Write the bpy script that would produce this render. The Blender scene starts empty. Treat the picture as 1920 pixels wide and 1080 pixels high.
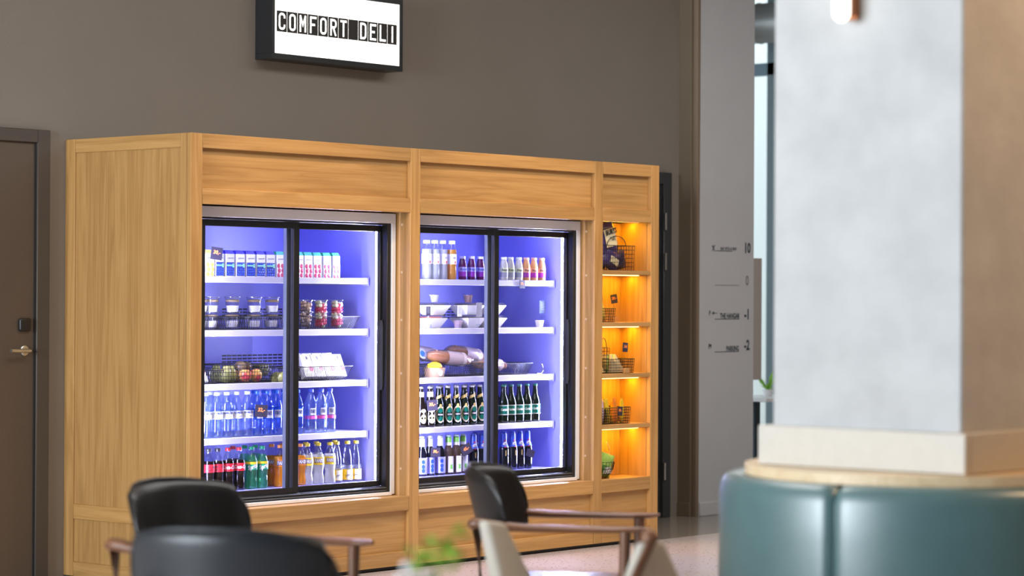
import bpy, bmesh, math, random
from mathutils import Matrix, Vector
random.seed(7)
PI = math.pi
sc = bpy.context.scene
C = sc.collection

# ------------------------------------------------------------------ camera
CAM = Vector((-8.091, -8.998, 1.414))
F = Vector((0.75757, 0.65275, 0.00427)); R = Vector((0.65276, -0.75755, 0.00507)).normalized(); U = R.cross(F)
cd = bpy.data.cameras.new('camera'); cd.sensor_width = 36; cd.lens = 88.46
cd.dof.use_dof = True; cd.dof.focus_distance = 12.9; cd.dof.aperture_fstop = 2.4
cd.clip_end = 200
cam = bpy.data.objects.new('camera', cd); C.objects.link(cam)
m3 = Matrix((R, U, -F)).transposed(); cam.matrix_world = Matrix.Translation(CAM) @ m3.to_4x4()
sc.camera = cam
# ------------------------------------------------------------------ world, lights, exposure
W = bpy.data.worlds.new('sky'); sc.world = W; W.use_nodes = True
bg = W.node_tree.nodes['Background']; bg.inputs[0].default_value = (0.80, 0.92, 1.0, 1); bg.inputs[1].default_value = 2.2
sc.view_settings.view_transform = 'Standard'; sc.view_settings.look = 'None'
sc.view_settings.exposure = 0.0; sc.view_settings.gamma = 1; sc.view_settings.use_curve_mapping = False
sc.cycles.use_denoising = True; sc.cycles.transparent_max_bounces = 32; sc.cycles.max_bounces = 10
sc.cycles.sample_clamp_indirect = 6

def light(name, kind, loc, aim, power, col, size=0.3, sy=None, spot=60, blend=.6):
    ld = bpy.data.lights.new(name, kind); ld.energy = power; ld.color = col
    if kind == 'AREA':
        ld.size = size
        if sy: ld.shape = 'RECTANGLE'; ld.size_y = sy
    else: ld.shadow_soft_size = size
    if kind == 'SPOT': ld.spot_size = math.radians(spot); ld.spot_blend = blend
    o = bpy.data.objects.new(name, ld); C.objects.link(o); o.location = loc
    o.rotation_euler = (Vector(aim) - Vector(loc)).to_track_quat('-Z', 'Y').to_euler()
    return o
WARM = (1.0, .72, .42)
# ceiling downlights that wash the cabinet front, and warm lamps over the seating on the right
light('ceiling_spot_one', 'SPOT', (0.55, -1.5, 4.1), (0.75, 0, 1.7), 230, WARM, .06, spot=44, blend=.9)
light('ceiling_spot_two', 'SPOT', (2.25, -1.5, 4.1), (2.3, 0, 1.7), 190, WARM, .06, spot=44, blend=.9)
light('ceiling_spot_three', 'SPOT', (3.6, -1.3, 4.1), (3.5, 0, 1.2), 120, WARM, .06, spot=44, blend=.9)
light('floor_downlight', 'SPOT', (2.6, -1.6, 4.1), (2.6, -1.0, 0), 110, (1, .84, .74), .1, spot=70, blend=.8)
light('column_lamp', 'SPOT', (-0.6, -7.6, 3.9), (-1.40, -5.4, 2.3), 380, (1, .64, .36), .15, spot=58, blend=.8)
light('room_daylight', 'AREA', (-11.6, -1.7, 2.2), (0, -1.7, 1.2), 1050, (.84, .93, 1.0), 5, 3.4)
light('ceiling_fill', 'AREA', (1.2, -2.8, 4.15), (1.2, -2.8, 0), 245, (1.0, .97, .94), 9, 1.8)  # unseen fill light added under the ceiling to lift the whole room

# ------------------------------------------------------------------ materials
MATS = {}
def nmat(name):
    m = bpy.data.materials.new(name); m.use_nodes = True
    nt = m.node_tree; b = nt.nodes['Principled BSDF']; MATS[name] = m
    return m, nt, b
def N(nt, t, **kw):
    n = nt.nodes.new(t)
    for k, v in kw.items(): setattr(n, k, v)
    return n
def plain(name, col, rough=.5, metal=0, var=.06, vscale=30, bump=0, bscale=200, spec=.5, coat=0):
    m, nt, b = nmat(name)
    b.inputs['Roughness'].default_value = rough; b.inputs['Metallic'].default_value = metal
    b.inputs['Specular IOR Level'].default_value = spec
    if coat: b.inputs['Coat Weight'].default_value = coat; b.inputs['Coat Roughness'].default_value = .4
    tc = N(nt, 'ShaderNodeTexCoord'); nz = N(nt, 'ShaderNodeTexNoise'); nz.inputs['Scale'].default_value = vscale
    nz.inputs['Detail'].default_value = 4
    nt.links.new(tc.outputs['Object'], nz.inputs['Vector'])
    mx = N(nt, 'ShaderNodeMix', data_type='RGBA')
    lo = tuple(max(0, c * (1 - var)) for c in col) + (1,); hi = tuple(min(1, c * (1 + var)) for c in col) + (1,)
    mx.inputs['A'].default_value = lo; mx.inputs['B'].default_value = hi
    nt.links.new(nz.outputs['Fac'], mx.inputs['Factor']); nt.links.new(mx.outputs['Result'], b.inputs['Base Color'])
    if bump:
        n2 = N(nt, 'ShaderNodeTexNoise'); n2.inputs['Scale'].default_value = bscale
        nt.links.new(tc.outputs['Object'], n2.inputs['Vector'])
        bp = N(nt, 'ShaderNodeBump'); bp.inputs['Strength'].default_value = bump; bp.inputs['Distance'].default_value = .01
        nt.links.new(n2.outputs['Fac'], bp.inputs['Height']); nt.links.new(bp.outputs['Normal'], b.inputs['Normal'])
    return m
def emit(name, col, strength):
    m, nt, b = nmat(name)
    b.inputs['Base Color'].default_value = (.8, .8, .8, 1)
    b.inputs['Emission Color'].default_value = col + (1,); b.inputs['Emission Strength'].default_value = strength
    return m
def wood(name, c1, c2, c3, axis='X', rough=.45, scale=1.0):
    m, nt, b = nmat(name); b.inputs['Roughness'].default_value = rough
    tc = N(nt, 'ShaderNodeTexCoord'); oi = N(nt, 'ShaderNodeObjectInfo')
    ad = N(nt, 'ShaderNodeVectorMath', operation='MULTIPLY_ADD')
    cmb = N(nt, 'ShaderNodeCombineXYZ')
    for i in range(3): nt.links.new(oi.outputs['Random'], cmb.inputs[i])
    ad.inputs[1].default_value = (7.3, 9.1, 5.7)
    nt.links.new(cmb.outputs[0], ad.inputs[0]); nt.links.new(tc.outputs['Object'], ad.inputs[2])
    mp = N(nt, 'ShaderNodeMapping'); s = {'X': (.8, 16, 16), 'Z': (16, 16, .8), 'Y': (16, .8, 16)}[axis]
    mp.inputs['Scale'].default_value = tuple(v * scale for v in s)
    nt.links.new(ad.outputs[0], mp.inputs['Vector'])
    nz = N(nt, 'ShaderNodeTexNoise'); nz.inputs['Scale'].default_value = 1.2; nz.inputs['Detail'].default_value = 3; nz.inputs['Distortion'].default_value = .6
    nt.links.new(mp.outputs[0], nz.inputs['Vector'])
    mul = N(nt, 'ShaderNodeMath', operation='MULTIPLY'); mul.inputs[1].default_value = 7
    nt.links.new(nz.outputs['Fac'], mul.inputs[0])
    pp = N(nt, 'ShaderNodeMath', operation='PINGPONG'); pp.inputs[1].default_value = 1
    nt.links.new(mul.outputs[0], pp.inputs[0])
    mp2 = N(nt, 'ShaderNodeMapping'); s2 = {'X': (3, 120, 120), 'Z': (120, 120, 3), 'Y': (120, 3, 120)}[axis]
    mp2.inputs['Scale'].default_value = s2; nt.links.new(ad.outputs[0], mp2.inputs['Vector'])
    fz = N(nt, 'ShaderNodeTexNoise'); fz.inputs['Scale'].default_value = 1; fz.inputs['Detail'].default_value = 2
    nt.links.new(mp2.outputs[0], fz.inputs['Vector'])
    mm = N(nt, 'ShaderNodeMath', operation='MULTIPLY_ADD'); mm.inputs[1].default_value = .40
    nt.links.new(pp.outputs[0], mm.inputs[0])
    m4 = N(nt, 'ShaderNodeMath', operation='MULTIPLY'); m4.inputs[1].default_value = .60
    nt.links.new(fz.outputs['Fac'], m4.inputs[0]); nt.links.new(m4.outputs[0], mm.inputs[2])
    cr = N(nt, 'ShaderNodeValToRGB'); e = cr.color_ramp.elements
    e[0].position = .12; e[0].color = c1 + (1,); e[1].position = .85; e[1].color = c3 + (1,)
    k = e.new(.45); k.color = c2 + (1,)
    nt.links.new(mm.outputs[0], cr.inputs[0])
    hs = N(nt, 'ShaderNodeHueSaturation'); 
    mr = N(nt, 'ShaderNodeMapRange'); mr.inputs[3].default_value = .88; mr.inputs[4].default_value = 1.08
    nt.links.new(oi.outputs['Random'], mr.inputs[0]); nt.links.new(mr.outputs[0], hs.inputs['Value'])
    nt.links.new(cr.outputs[0], hs.inputs['Color']); nt.links.new(hs.outputs[0], b.inputs['Base Color'])
    bp = N(nt, 'ShaderNodeBump'); bp.inputs['Strength'].default_value = .06; bp.inputs['Distance'].default_value = .004
    nt.links.new(fz.outputs['Fac'], bp.inputs['Height']); nt.links.new(bp.outputs[0], b.inputs['Normal'])
    return m
def clear(name, tint, gloss=.12, rough=.06, diffuse=None, dfac=0.0, fk=.8):
    """thin clear plastic or glass: tinted transmission plus a Fresnel gloss, optionally some body colour"""
    m, nt, b = nmat(name); nt.nodes.remove(b); out = nt.nodes['Material Output']
    tr = N(nt, 'ShaderNodeBsdfTransparent'); tr.inputs[0].default_value = tint + (1,)
    base = tr.outputs[0]
    if diffuse:
        df = N(nt, 'ShaderNodeBsdfDiffuse'); df.inputs[0].default_value = diffuse + (1,)
        tl = N(nt, 'ShaderNodeBsdfTranslucent'); tl.inputs[0].default_value = diffuse + (1,)
        m0 = N(nt, 'ShaderNodeMixShader'); m0.inputs[0].default_value = .5
        nt.links.new(df.outputs[0], m0.inputs[1]); nt.links.new(tl.outputs[0], m0.inputs[2])
        m1 = N(nt, 'ShaderNodeMixShader'); m1.inputs[0].default_value = dfac
        nt.links.new(base, m1.inputs[1]); nt.links.new(m0.outputs[0], m1.inputs[2]); base = m1.outputs[0]
    gl = N(nt, 'ShaderNodeBsdfGlossy'); gl.inputs['Roughness'].default_value = rough
    lw = N(nt, 'ShaderNodeLayerWeight'); lw.inputs[0].default_value = .5
    fr = N(nt, 'ShaderNodeMath', operation='POWER'); fr.inputs[1].default_value = 4.5; nt.links.new(lw.outputs['Facing'], fr.inputs[0])
    mu = N(nt, 'ShaderNodeMath', operation='MULTIPLY_ADD'); mu.inputs[1].default_value = fk; mu.inputs[2].default_value = gloss + .035 * fk
    nt.links.new(fr.outputs[0], mu.inputs[0])
    m2 = N(nt, 'ShaderNodeMixShader'); nt.links.new(mu.outputs[0], m2.inputs[0])
    nt.links.new(base, m2.inputs[1]); nt.links.new(gl.outputs[0], m2.inputs[2])
    nt.links.new(m2.outputs[0], out.inputs[0])
    return m
OAK1, OAK2, OAK3 = (.36, .182, .054), (.46, .245, .078), (.55, .31, .11)
oak_x = wood('oak_grain_along_x', OAK1, OAK2, OAK3, 'X'); oak_z = wood('oak_grain_upright', OAK1, OAK2, OAK3, 'Z')
oak_y = wood('oak_grain_along_y', OAK1, OAK2, OAK3, 'Y')
walnut = wood('walnut', (.09, .035, .016), (.17, .07, .033), (.25, .11, .055), 'X', .35, 2)
walnut_z = wood('walnut_upright', (.07, .028, .014), (.13, .055, .028), (.2, .09, .045), 'Z', .35, 2)
ash = wood('pale_ash', (.62, .45, .26), (.70, .53, .33), (.76, .60, .40), 'X', .4)
wallp = plain('taupe_wall_paint', (.235, .205, .170), .75, var=.05, vscale=3, bump=.15, bscale=260)
pierp = plain('grey_pier_paint', (.56, .565, .57), .7, var=.05, vscale=5, bump=.1)
pier_shadep = plain('shaded_pier_paint', (.17, .13, .085), .65, var=.06, vscale=5)  # pier paint with the shade and warm bounce put into its colour
ceilp = plain('ceiling_paint', (.30, .28, .26), .9)
doorp = plain('brown_door_laminate', (.10, .072, .052), .5, var=.08, vscale=60)
framep = plain('dark_door_frame', (.075, .06, .05), .45)
darkp = plain('black_steel_frame', (.018, .019, .021), .35)
blackp = plain('black_powder_coat', (.012, .012, .013), .38, bump=.05, bscale=900)
blackleather = plain('black_leather', (.011, .009, .009), .34, var=.2, vscale=60, bump=.12, bscale=380)
slate = plain('slate_leather', (.020, .024, .030), .36, var=.15, vscale=60, bump=.12, bscale=380)
teal = plain('teal_leather', (.076, .162, .170), .34, coat=1.0, spec=.8, var=.1, vscale=14, bump=.1, bscale=300)
beige = plain('beige_fabric', (.52, .48, .42), .9, var=.08, vscale=120, bump=.2, bscale=900)
concrete = plain('painted_concrete', (.50, .50, .50), .6, var=.22, vscale=6, bump=.25, bscale=30)
cream = plain('cream_skirting', (.60, .55, .48), .5)
white_enamel = plain('white_enamel', (.86, .85, .87), .35, var=.02)
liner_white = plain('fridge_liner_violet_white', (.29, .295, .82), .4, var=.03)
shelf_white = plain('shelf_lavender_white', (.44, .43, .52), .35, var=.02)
steel = plain('brushed_steel', (.62, .62, .6), .3, 1, var=.1)
darkgrey = plain('charcoal_plastic', (.035, .037, .045), .5)
alu = plain('grey_aluminium', (.16, .18, .21), .35, .7)
wirem = plain('black_wire', (.012, .012, .014), .4)
copper = plain('copper', (.6, .27, .14), .35, .9)
glassm = clear('door_glass', (.975, .98, .985), .0, .01, fk=.45)
led_cool = emit('cool_led', (.60, .61, 1.0), 700)
led_top_fill = emit('cool_led_top_fill', (.64, .64, 1.0), 22)
led_warm_fill = emit('warm_led_fill', (1.0, .56, .012), 105)
led_line = emit('warm_led_line', (1.0, .72, .30), 2.2)
signface = emit('sign_face', (1.0, .97, .9), 1.5)
lampglass = emit('lamp_opal_glass', (1.0, .93, .82), 2.4)
ink = plain('navy_print', (.03, .045, .06), .6); greyink = plain('grey_print', (.22, .21, .20), .6)
tileb = plain('black_flap', (.02, .017, .015), .5)

def terrazzo(name, base, dark, speck):
    m, nt, b = nmat(name); b.inputs['Roughness'].default_value = .16; b.inputs['Specular IOR Level'].default_value = .5
    tc = N(nt, 'ShaderNodeTexCoord'); vo = N(nt, 'ShaderNodeTexVoronoi'); vo.inputs['Scale'].default_value = 42
    nt.links.new(tc.outputs['Object'], vo.inputs['Vector'])
    cr = N(nt, 'ShaderNodeValToRGB'); cr.color_ramp.elements[0].position = .16; cr.color_ramp.elements[1].position = .26
    nt.links.new(vo.outputs['Distance'], cr.inputs[0])
    # only some of the cells carry a dark chip
    sp = N(nt, 'ShaderNodeSeparateColor'); nt.links.new(vo.outputs['Color'], sp.inputs[0])
    gt = N(nt, 'ShaderNodeMath', operation='GREATER_THAN'); gt.inputs[1].default_value = .42; nt.links.new(sp.outputs[0], gt.inputs[0])
    mx = N(nt, 'ShaderNodeMath', operation='MAXIMUM'); nt.links.new(cr.outputs[0], mx.inputs[0]); nt.links.new(gt.outputs[0], mx.inputs[1])
    nz = N(nt, 'ShaderNodeTexNoise'); nz.inputs['Scale'].default_value = 60; nz.inputs['Detail'].default_value = 5
    nt.links.new(tc.outputs['Object'], nz.inputs['Vector'])
    m1 = N(nt, 'ShaderNodeMix', data_type='RGBA'); m1.inputs['A'].default_value = dark + (1,); m1.inputs['B'].default_value = base + (1,)
    nt.links.new(nz.outputs['Fac'], m1.inputs['Factor'])
    m2 = N(nt, 'ShaderNodeMix', data_type='RGBA'); m2.inputs['A'].default_value = speck + (1,)
    nt.links.new(mx.outputs[0], m2.inputs['Factor']); nt.links.new(m1.outputs['Result'], m2.inputs['B'])
    nt.links.new(m2.outputs['Result'], b.inputs['Base Color'])
    return m
terr = terrazzo('pink_terrazzo', (.70, .62, .60), (.55, .47, .44), (.10, .07, .06))
terr_shaded = terrazzo('shaded_terrazzo', (.32, .28, .245), (.22, .19, .16), (.04, .035, .03))  # terrazzo darkened to paint in the shade behind the cabinet front line

# ------------------------------------------------------------------ geometry helpers
class G:
    def __init__(s): s.v = []; s.f = []; s.mi = []
    def add(s, v, f, mi=0):
        n = len(s.v); s.v += [tuple(p) for p in v]; s.f += [tuple(i + n for i in q) for q in f]; s.mi += [mi] * len(f); return s
    def box(s, x0, x1, y0, y1, z0, z1, mi=0):
        v = [(x, y, z) for z in (z0, z1) for y in (y0, y1) for x in (x0, x1)]
        return s.add(v, [(0, 2, 3, 1), (4, 5, 7, 6), (0, 1, 5, 4), (1, 3, 7, 5), (3, 2, 6, 7), (2, 0, 4, 6)], mi)
    def hexa(s, p, mi=0):   # 8 points, bottom ring then top ring
        return s.add(p, [(3, 2, 1, 0), (4, 5, 6, 7), (0, 1, 5, 4), (1, 2, 6, 5), (2, 3, 7, 6), (3, 0, 4, 7)], mi)
    def lathe(s, prof, n=16, c=(0, 0, 0), mi=0, level=None, squash=None):
        v = []; f = []; m = []
        for r, z in prof:
            for i in range(n):
                a = 2 * PI * i / n; k = 1
                if squash: k = squash(a)
                v.append((c[0] + r * k * math.cos(a), c[1] + r * k * math.sin(a), c[2] + z))
        for j in range(len(prof) - 1):
            for i in range(n):
                f.append((j * n + i, j * n + (i + 1) % n, (j + 1) * n + (i + 1) % n, (j + 1) * n + i))
                m.append(mi if level is None or (prof[j][1] + prof[j + 1][1]) / 2 < level else mi + 1)
        b = len(prof) - 1
        if prof[0][0] > 1e-5: f.append(tuple(range(n - 1, -1, -1))); m.append(mi)
        if prof[b][0] > 1e-5: f.append(tuple(b * n + i for i in range(n))); m.append(mi if level is None else mi + 1)
        k0 = len(s.v); s.v += v; s.f += [tuple(i + k0 for i in q) for q in f]; s.mi += m
        return s
    def tube(s, pts, r, n=4, mi=0, closed=False, radii=None):
        pts = [Vector(p) for p in pts]; k = len(pts); v = []
        for i, p in enumerate(pts):
            a = pts[(i - 1) % k] if (closed or i > 0) else p; b = pts[(i + 1) % k] if (closed or i < k - 1) else p
            d = (b - a).normalized()
            u = d.cross(Vector((0, 0, 1)));
            if u.length < .05: u = d.cross(Vector((1, 0, 0)))
            u.normalize(); w = d.cross(u); rr = radii[i] if radii else r
            for j in range(n):
                t = 2 * PI * (j + .5) / n; v.append(p + u * (rr * math.cos(t)) + w * (rr * math.sin(t)))
        f = []
        for i in range(k if closed else k - 1):
            i2 = (i + 1) % k
            for j in range(n): f.append((i * n + j, i * n + (j + 1) % n, i2 * n + (j + 1) % n, i2 * n + j))
        if not closed: f += [tuple(range(n - 1, -1, -1)), tuple((k - 1) * n + j for j in range(n))]
        return s.add(v, f, mi)
    def prism(s, poly, y0, y1, mi=0):       # polygon in XZ, extruded along Y
        n = len(poly); v = [(x, y0, z) for x, z in poly] + [(x, y1, z) for x, z in poly]
        f = [tuple(range(n)), tuple(range(2 * n - 1, n - 1, -1))] + [(i, i + n, (i + 1) % n + n, (i + 1) % n) for i in range(n)]
        return s.add(v, f, mi)
    def grid(s, fn, nu, nv, mi=0, wrap=False):
        v = [fn(i / nu, j / nv) for j in range(nv + 1) for i in range(nu + 1)]
        f = [(j * (nu + 1) + i, j * (nu + 1) + i + 1, (j + 1) * (nu + 1) + i + 1, (j + 1) * (nu + 1) + i) for j in range(nv) for i in range(nu)]
        return s.add(v, f, mi)
    def mesh(s, name, mats, bevel=0, smooth=40, seg=1):
        me = bpy.data.meshes.new(name); me.from_pydata(s.v, [], s.f)
        if not isinstance(mats, (list, tuple)): mats = [mats]
        for m in mats: me.materials.append(m)
        if any(s.mi): me.polygons.foreach_set('material_index', s.mi)
        bm = bmesh.new(); bm.from_mesh(me); bmesh.ops.recalc_face_normals(bm, faces=bm.faces)
        if bevel: bmesh.ops.bevel(bm, geom=list(bm.edges), offset=bevel, segments=seg, profile=.6, affect='EDGES', clamp_overlap=True)
        bm.to_mesh(me); bm.free()
        if smooth:
            me.polygons.foreach_set('use_smooth', [True] * len(me.polygons)); me.set_sharp_from_angle(angle=math.radians(smooth))
        return me
    def build(s, name, mats, parent=None, bevel=0, smooth=40, seg=1, loc=(0, 0, 0)):
        return link(name, s.mesh(name, mats, bevel, smooth, seg), parent, loc)
def link(name, me, parent=None, loc=(0, 0, 0), rot=(0, 0, 0)):
    o = bpy.data.objects.new(name, me); C.objects.link(o); o.parent = parent; o.location = loc; o.rotation_euler = rot
    return o
def empty(name, loc=(0, 0, 0), rz=0):
    o = bpy.data.objects.new(name, None); C.objects.link(o); o.location = loc; o.rotation_euler = (0, 0, rz); o.empty_display_size = .05
    return o
def tag(o, label, cat, group=None):
    o['label'] = label; o['category'] = cat
    if group: o['group'] = group
    return o
def struct(o): o['kind'] = 'structure'; return o
TX = {}
def text(s, size, mat, shear=0, xs=1.0, bold=0.0, wrap=None, key=None, res=2, align='CENTER', rot=0, lift=.0007):
    """flat lettering lying in the XZ plane and facing -Y; wrap bends it round a bottle of that radius"""
    k = (s, size, mat.name, shear, xs, bold, wrap, rot, align)
    if k in TX: return TX[k]
    cu = bpy.data.curves.new('lettering', 'FONT'); cu.body = s; cu.size = size; cu.align_x = align; cu.align_y = 'CENTER'
    cu.shear = shear; cu.offset = bold; cu.resolution_u = res; cu.space_line = .8
    o = bpy.data.objects.new('t', cu); C.objects.link(o); bpy.context.view_layer.update()
    me = bpy.data.meshes.new_from_object(o.evaluated_get(bpy.context.evaluated_depsgraph_get()))
    bpy.data.objects.remove(o); bpy.data.curves.remove(cu)
    cr, sr = math.cos(rot), math.sin(rot)
    for v in me.vertices:
        x, z = v.co.x * xs, v.co.y; x, z = x * cr - z * sr, x * sr + z * cr
        v.co = (x, -lift, z) if not wrap else ((wrap + lift) * math.sin(x / wrap), -(wrap + lift) * math.cos(x / wrap), z)
    me.materials.clear(); me.materials.append(mat); me.name = 'lettering'; TX[k] = me
    return me
ORD = ['leftmost', 'second', 'third', 'fourth', 'fifth', 'sixth', 'seventh', 'eighth', 'ninth']

# ------------------------------------------------------------------ the room
WY = .933                                   # the back wall's face
struct(G().box(-13, 10, -14, .012, -.1, 0).build('floor', terr))
struct(G().box(-13, 14, .012, 9, -.1, 0).build('floor', terr_shaded))
struct(G().box(-13, 10, -14, 7, 4.2, 4.3).build('ceiling', ceilp))
struct(G().box(-13, 5.104, WY, WY + .15, 0, 4.2).build('wall_back', wallp))
struct(G().box(-13, 10, -14.15, -14, 0, 4.2).build('wall_behind', wallp))
struct(G().box(-13, -12.85, -14, -5.2, 0, 4.2).build('wall_left_blocker', wallp))  # unseen wall added to narrow the sky opening on the left
struct(G().box(9, 9.15, -14, .6, 0, 4.2).build('wall_right', wallp))
pier = struct(G().box(5.150, 5.764, .80, 1.30, 0, 4.2).build('wall_pier', pierp))
link('shaded_return', G().box(5.104, 5.150, .835, 1.2, 0, 4.2).mesh('shaded_return', pier_shadep, .002), pier)
link('corner_bead', G().box(5.122, 5.1535, .797, .835, 0, 4.2).mesh('corner_bead', plain('tan_corner_bead', (.23, .17, .115), .6), .006, seg=2), pier)
struct(G().box(5.156, 5.77, .785, .80, 0, .088).build('baseboard_pier', pierp, bevel=.003))
struct(G().box(5.096, 5.104, .83, WY, 0, .088).build('baseboard_return', pier_shadep, bevel=.002))

# doors
d1 = struct(G().box(-1.10, -.197, WY - .012, WY, 0.008, 2.174).build('door_1', doorp, bevel=.002))
G().box(-.197, -.118, WY - .03, WY, 0, 2.239).box(-1.18, -1.10, WY - .03, WY, 0, 2.239).box(-1.10, -.197, WY - .03, WY, 2.174, 2.239).build('door_frame', framep, d1, bevel=.003)
G().box(-.205, -.197, WY - .02, WY - .012, 0, 2.174).build('door_seal', darkp, d1)
ro = G().lathe([(.026, 0), (.026, .006), (.022, .009), (0, .009)], 20); rd = ro.build('handle_rose', steel, d1); rd.rotation_euler = (PI / 2, 0, 0); rd.location = (-.262, WY - .012, 1.146)
G().tube([(-.262, WY - .012, 1.146), (-.262, WY - .06, 1.146), (-.275, WY - .068, 1.146), (-.33, WY - .068, 1.146), (-.385, WY - .068, 1.148)], .0095, 10).build('door_handle', steel, d1)
G().box(-.302, -.232, WY - .034, WY - .012, 1.242, 1.306).build('card_reader', blackp, d1, bevel=.012, seg=3)
d2 = struct(G().box(4.0, 4.90, WY - .02, WY, 0.005, 2.16).build('door_2', darkp, bevel=.002))
G().box(4.90, 4.985, WY - .035, WY, 0, 2.238).box(3.92, 4.0, WY - .035, WY, 0, 2.238).box(4.0, 4.90, WY - .035, WY, 2.16, 2.238).build('door_frame', plain('graphite_frame', (.035, .037, .04), .4), d2, bevel=.004)
for z in (1.92, 1.66, .30):
    h = G().lathe([(.009, -.055), (.009, .055)], 10).build('hinge', steel, d2, loc=(4.905, WY - .045, z))

# far glazed side beyond the pier
win = struct(G().box(9.0, 9.08, 2.86, 2.965, 0, 4.2).box(9.0, 9.08, .6, .7, 0, 4.2).box(9.0, 9.08, 4.9, 5.0, 0, 4.2).build('window_1', plain('teal_grey_mullion', (.17, .24, .27), .5), bevel=.004))
G().box(9.0, 9.08, .7, 4.9, 3.27, 3.37).build('transom', plain('blue_grey_transom', (.17, .27, .34), .5), win)
G().box(8.9, 9.1, .6, 5.0, 3.56, 3.66).build('beam', darkp, win)
for y0, y1 in ((.7, 2.86), (2.965, 4.9)): G().box(9.03, 9.04, y0, y1, 0, 3.27).build('pane', glassm, win)
G().lathe([(.16, 0), (.16, .2), (.166, .21), (.16, .22), (.16, .6), (.166, .61), (.16, .62), (.16, 1.0), (.166, 1.01), (.16, 1.02), (.16, 4)], 24).build('ventilation_duct', plain('galvanised_duct', (.35, .36, .36), .4, .5))
du = bpy.data.objects['ventilation_duct']; du.rotation_euler = (-PI / 2, 0, 0); du.location = (8.4, 1.6, 3.62); tag(du, 'round grey ventilation duct under the ceiling beyond the pier', 'duct')
struct(G().box(13.0, 13.2, -2, 9, 0, 6).build('wall_outside', plain('pale_render', (.80, .84, .80), .9), bevel=0))
tag(G().box(5.766, 5.864, .802, .817, .877, 1.695).build('notice_panel', plain('greige_panel', (.40, .36, .33), .5), bevel=.002), 'narrow greige panel fixed beside the edge of the grey pier', 'panel')

# ------------------------------------------------------------------ oak cabinet
L, S, SW, D, H = 1.5356, .5267, .0747, .933, 2.2
WD = 2 * L + S + SW
cab = empty('oak_cabinet'); tag(cab, 'long light oak cabinet built around two glass fridges and a lit shelf niche', 'cabinet')
def piece(name, x0, x1, y0, y1, z0, z1, m, bev=.0018): return G().box(x0, x1, y0, y1, z0, z1).build(name, m, cab, bevel=bev)
ZT1, ZT2, ZT3 = 2.131, 1.937, 1.862       # upper rail underside, lower rail top, lower rail underside
ZB1, ZB2, ZB3, ZB0 = .380, .305, .0925, .02
g = .0012
for i, x in enumerate((0, L, 2 * L, 2 * L + S)):
    piece('stile', x, x + SW, 0, .03 if i else .028, ZB0, H, oak_z)
bays = [(SW, L), (L + SW, 2 * L), (2 * L + SW, 2 * L + S)]
for x0, x1 in bays:
    piece('rail', x0 + g, x1 - g, 0, .03, ZT1, H, oak_x); piece('rail', x0 + g, x1 - g, 0, .03, ZT3, ZT2, oak_x)
    piece('rail', x0 + g, x1 - g, 0, .03, ZB2, ZB1, oak_x); piece('rail', x0 + g, x1 - g, 0, .03, ZB0, ZB3, oak_x)
    piece('panel', x0 + g, x1 - g, .025, .034, ZT2, ZT1, oak_x, .0005); piece('panel', x0 + g, x1 - g, .025, .034, ZB3, ZB2, oak_x, .0005)
# left side, framed
ys = [(.0305, SW), (D - .075, D)]
for y0, y1 in ys: piece('stile', 0, .028, y0, y1, ZB0, H, oak_z)
for z0, z1 in ((ZT1, H), (ZB2, ZB1), (ZB0, ZB3)): piece('rail', 0, .028, SW + g, D - .075 - g, z0, z1, oak_y)
for z0, z1 in ((ZB1, ZT1), (ZB3, ZB2)): piece('panel', .006, .028, SW + g, D - .075 - g, z0, z1, oak_z, .0005)
piece('side_panel', WD - .028, WD, .0305, D, ZB0, H, oak_z)
piece('top_panel', .028, WD - .028, .0305, D, H - .03, H - .002, oak_x)
piece('plinth', .03, WD - .03, .03, .05, 0, ZB0, darkp)
plug = G().lathe([(.007, 0), (.007, .0015), (0, .0015)], 10).mesh('dowel_plug', plain('pale_plug', (.70, .50, .33), .5))
# uprights beside the fridges with peg holes
for k, x in enumerate((.0465, L, L + .0465, 2 * L, 2 * L + .0465)):
    pn = piece('upright', x + .001, x + .0275, .0305, .86, ZB0, H - .031, oak_z)
    if k in (1, 3):
        for z in (1.80, 1.55, 1.30, 1.02, .74, .52):
            link('dowel_plug', plug, pn, (x + .001, .062, z), (PI / 2, 0, -PI / 2))
for x0, x1 in bays[:2]: piece('sill_board', x0 + .002, x1 - .002, .0305, .86, ZB1 - .022, ZB1 - .001, oak_x)
# lit niche
NX0, NX1, NB = 2 * L + .075, 2 * L + S - .001, .225
piece('back_panel', NX0, NX1 + .03, NB, NB + .018, ZB1, ZT3, oak_z, .0005)
piece('side_lining', NX1, NX1 + .02, .0305, NB, ZB1 - .02, ZT3 + .01, oak_z)
piece('niche_floor', NX0, NX1, .0305, NB, ZB1 - .02, ZB1 - .001, oak_x)
piece('niche_top', NX0, NX1, .0305, NB, ZT3 + .006, ZT3 + .022, oak_x)
NZ = [1.580, 1.281, .985, .692]
for z in NZ: piece('shelf', NX0, NX1 - .001, .006, NB - .001, z - .024, z, oak_x, .001)
for z in [ZT3 + .006] + [q - .024 for q in NZ]:
    ls = G().box(NX0 + .004, NX1 - .070, .034, .044, z - .006, z - .0005).build('led_strip', led_line, cab)
    G().add([(NX0 + .006, .128, z - .001), (NX1 - .02, .128, z - .001), (NX1 - .02, .144, z - .001), (NX0 + .006, .144, z - .001)], [(3, 2, 1, 0)]).build('diffuser', led_warm_fill, ls, smooth=0)  # hidden emitter added behind the visible strip to light the niche

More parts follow.
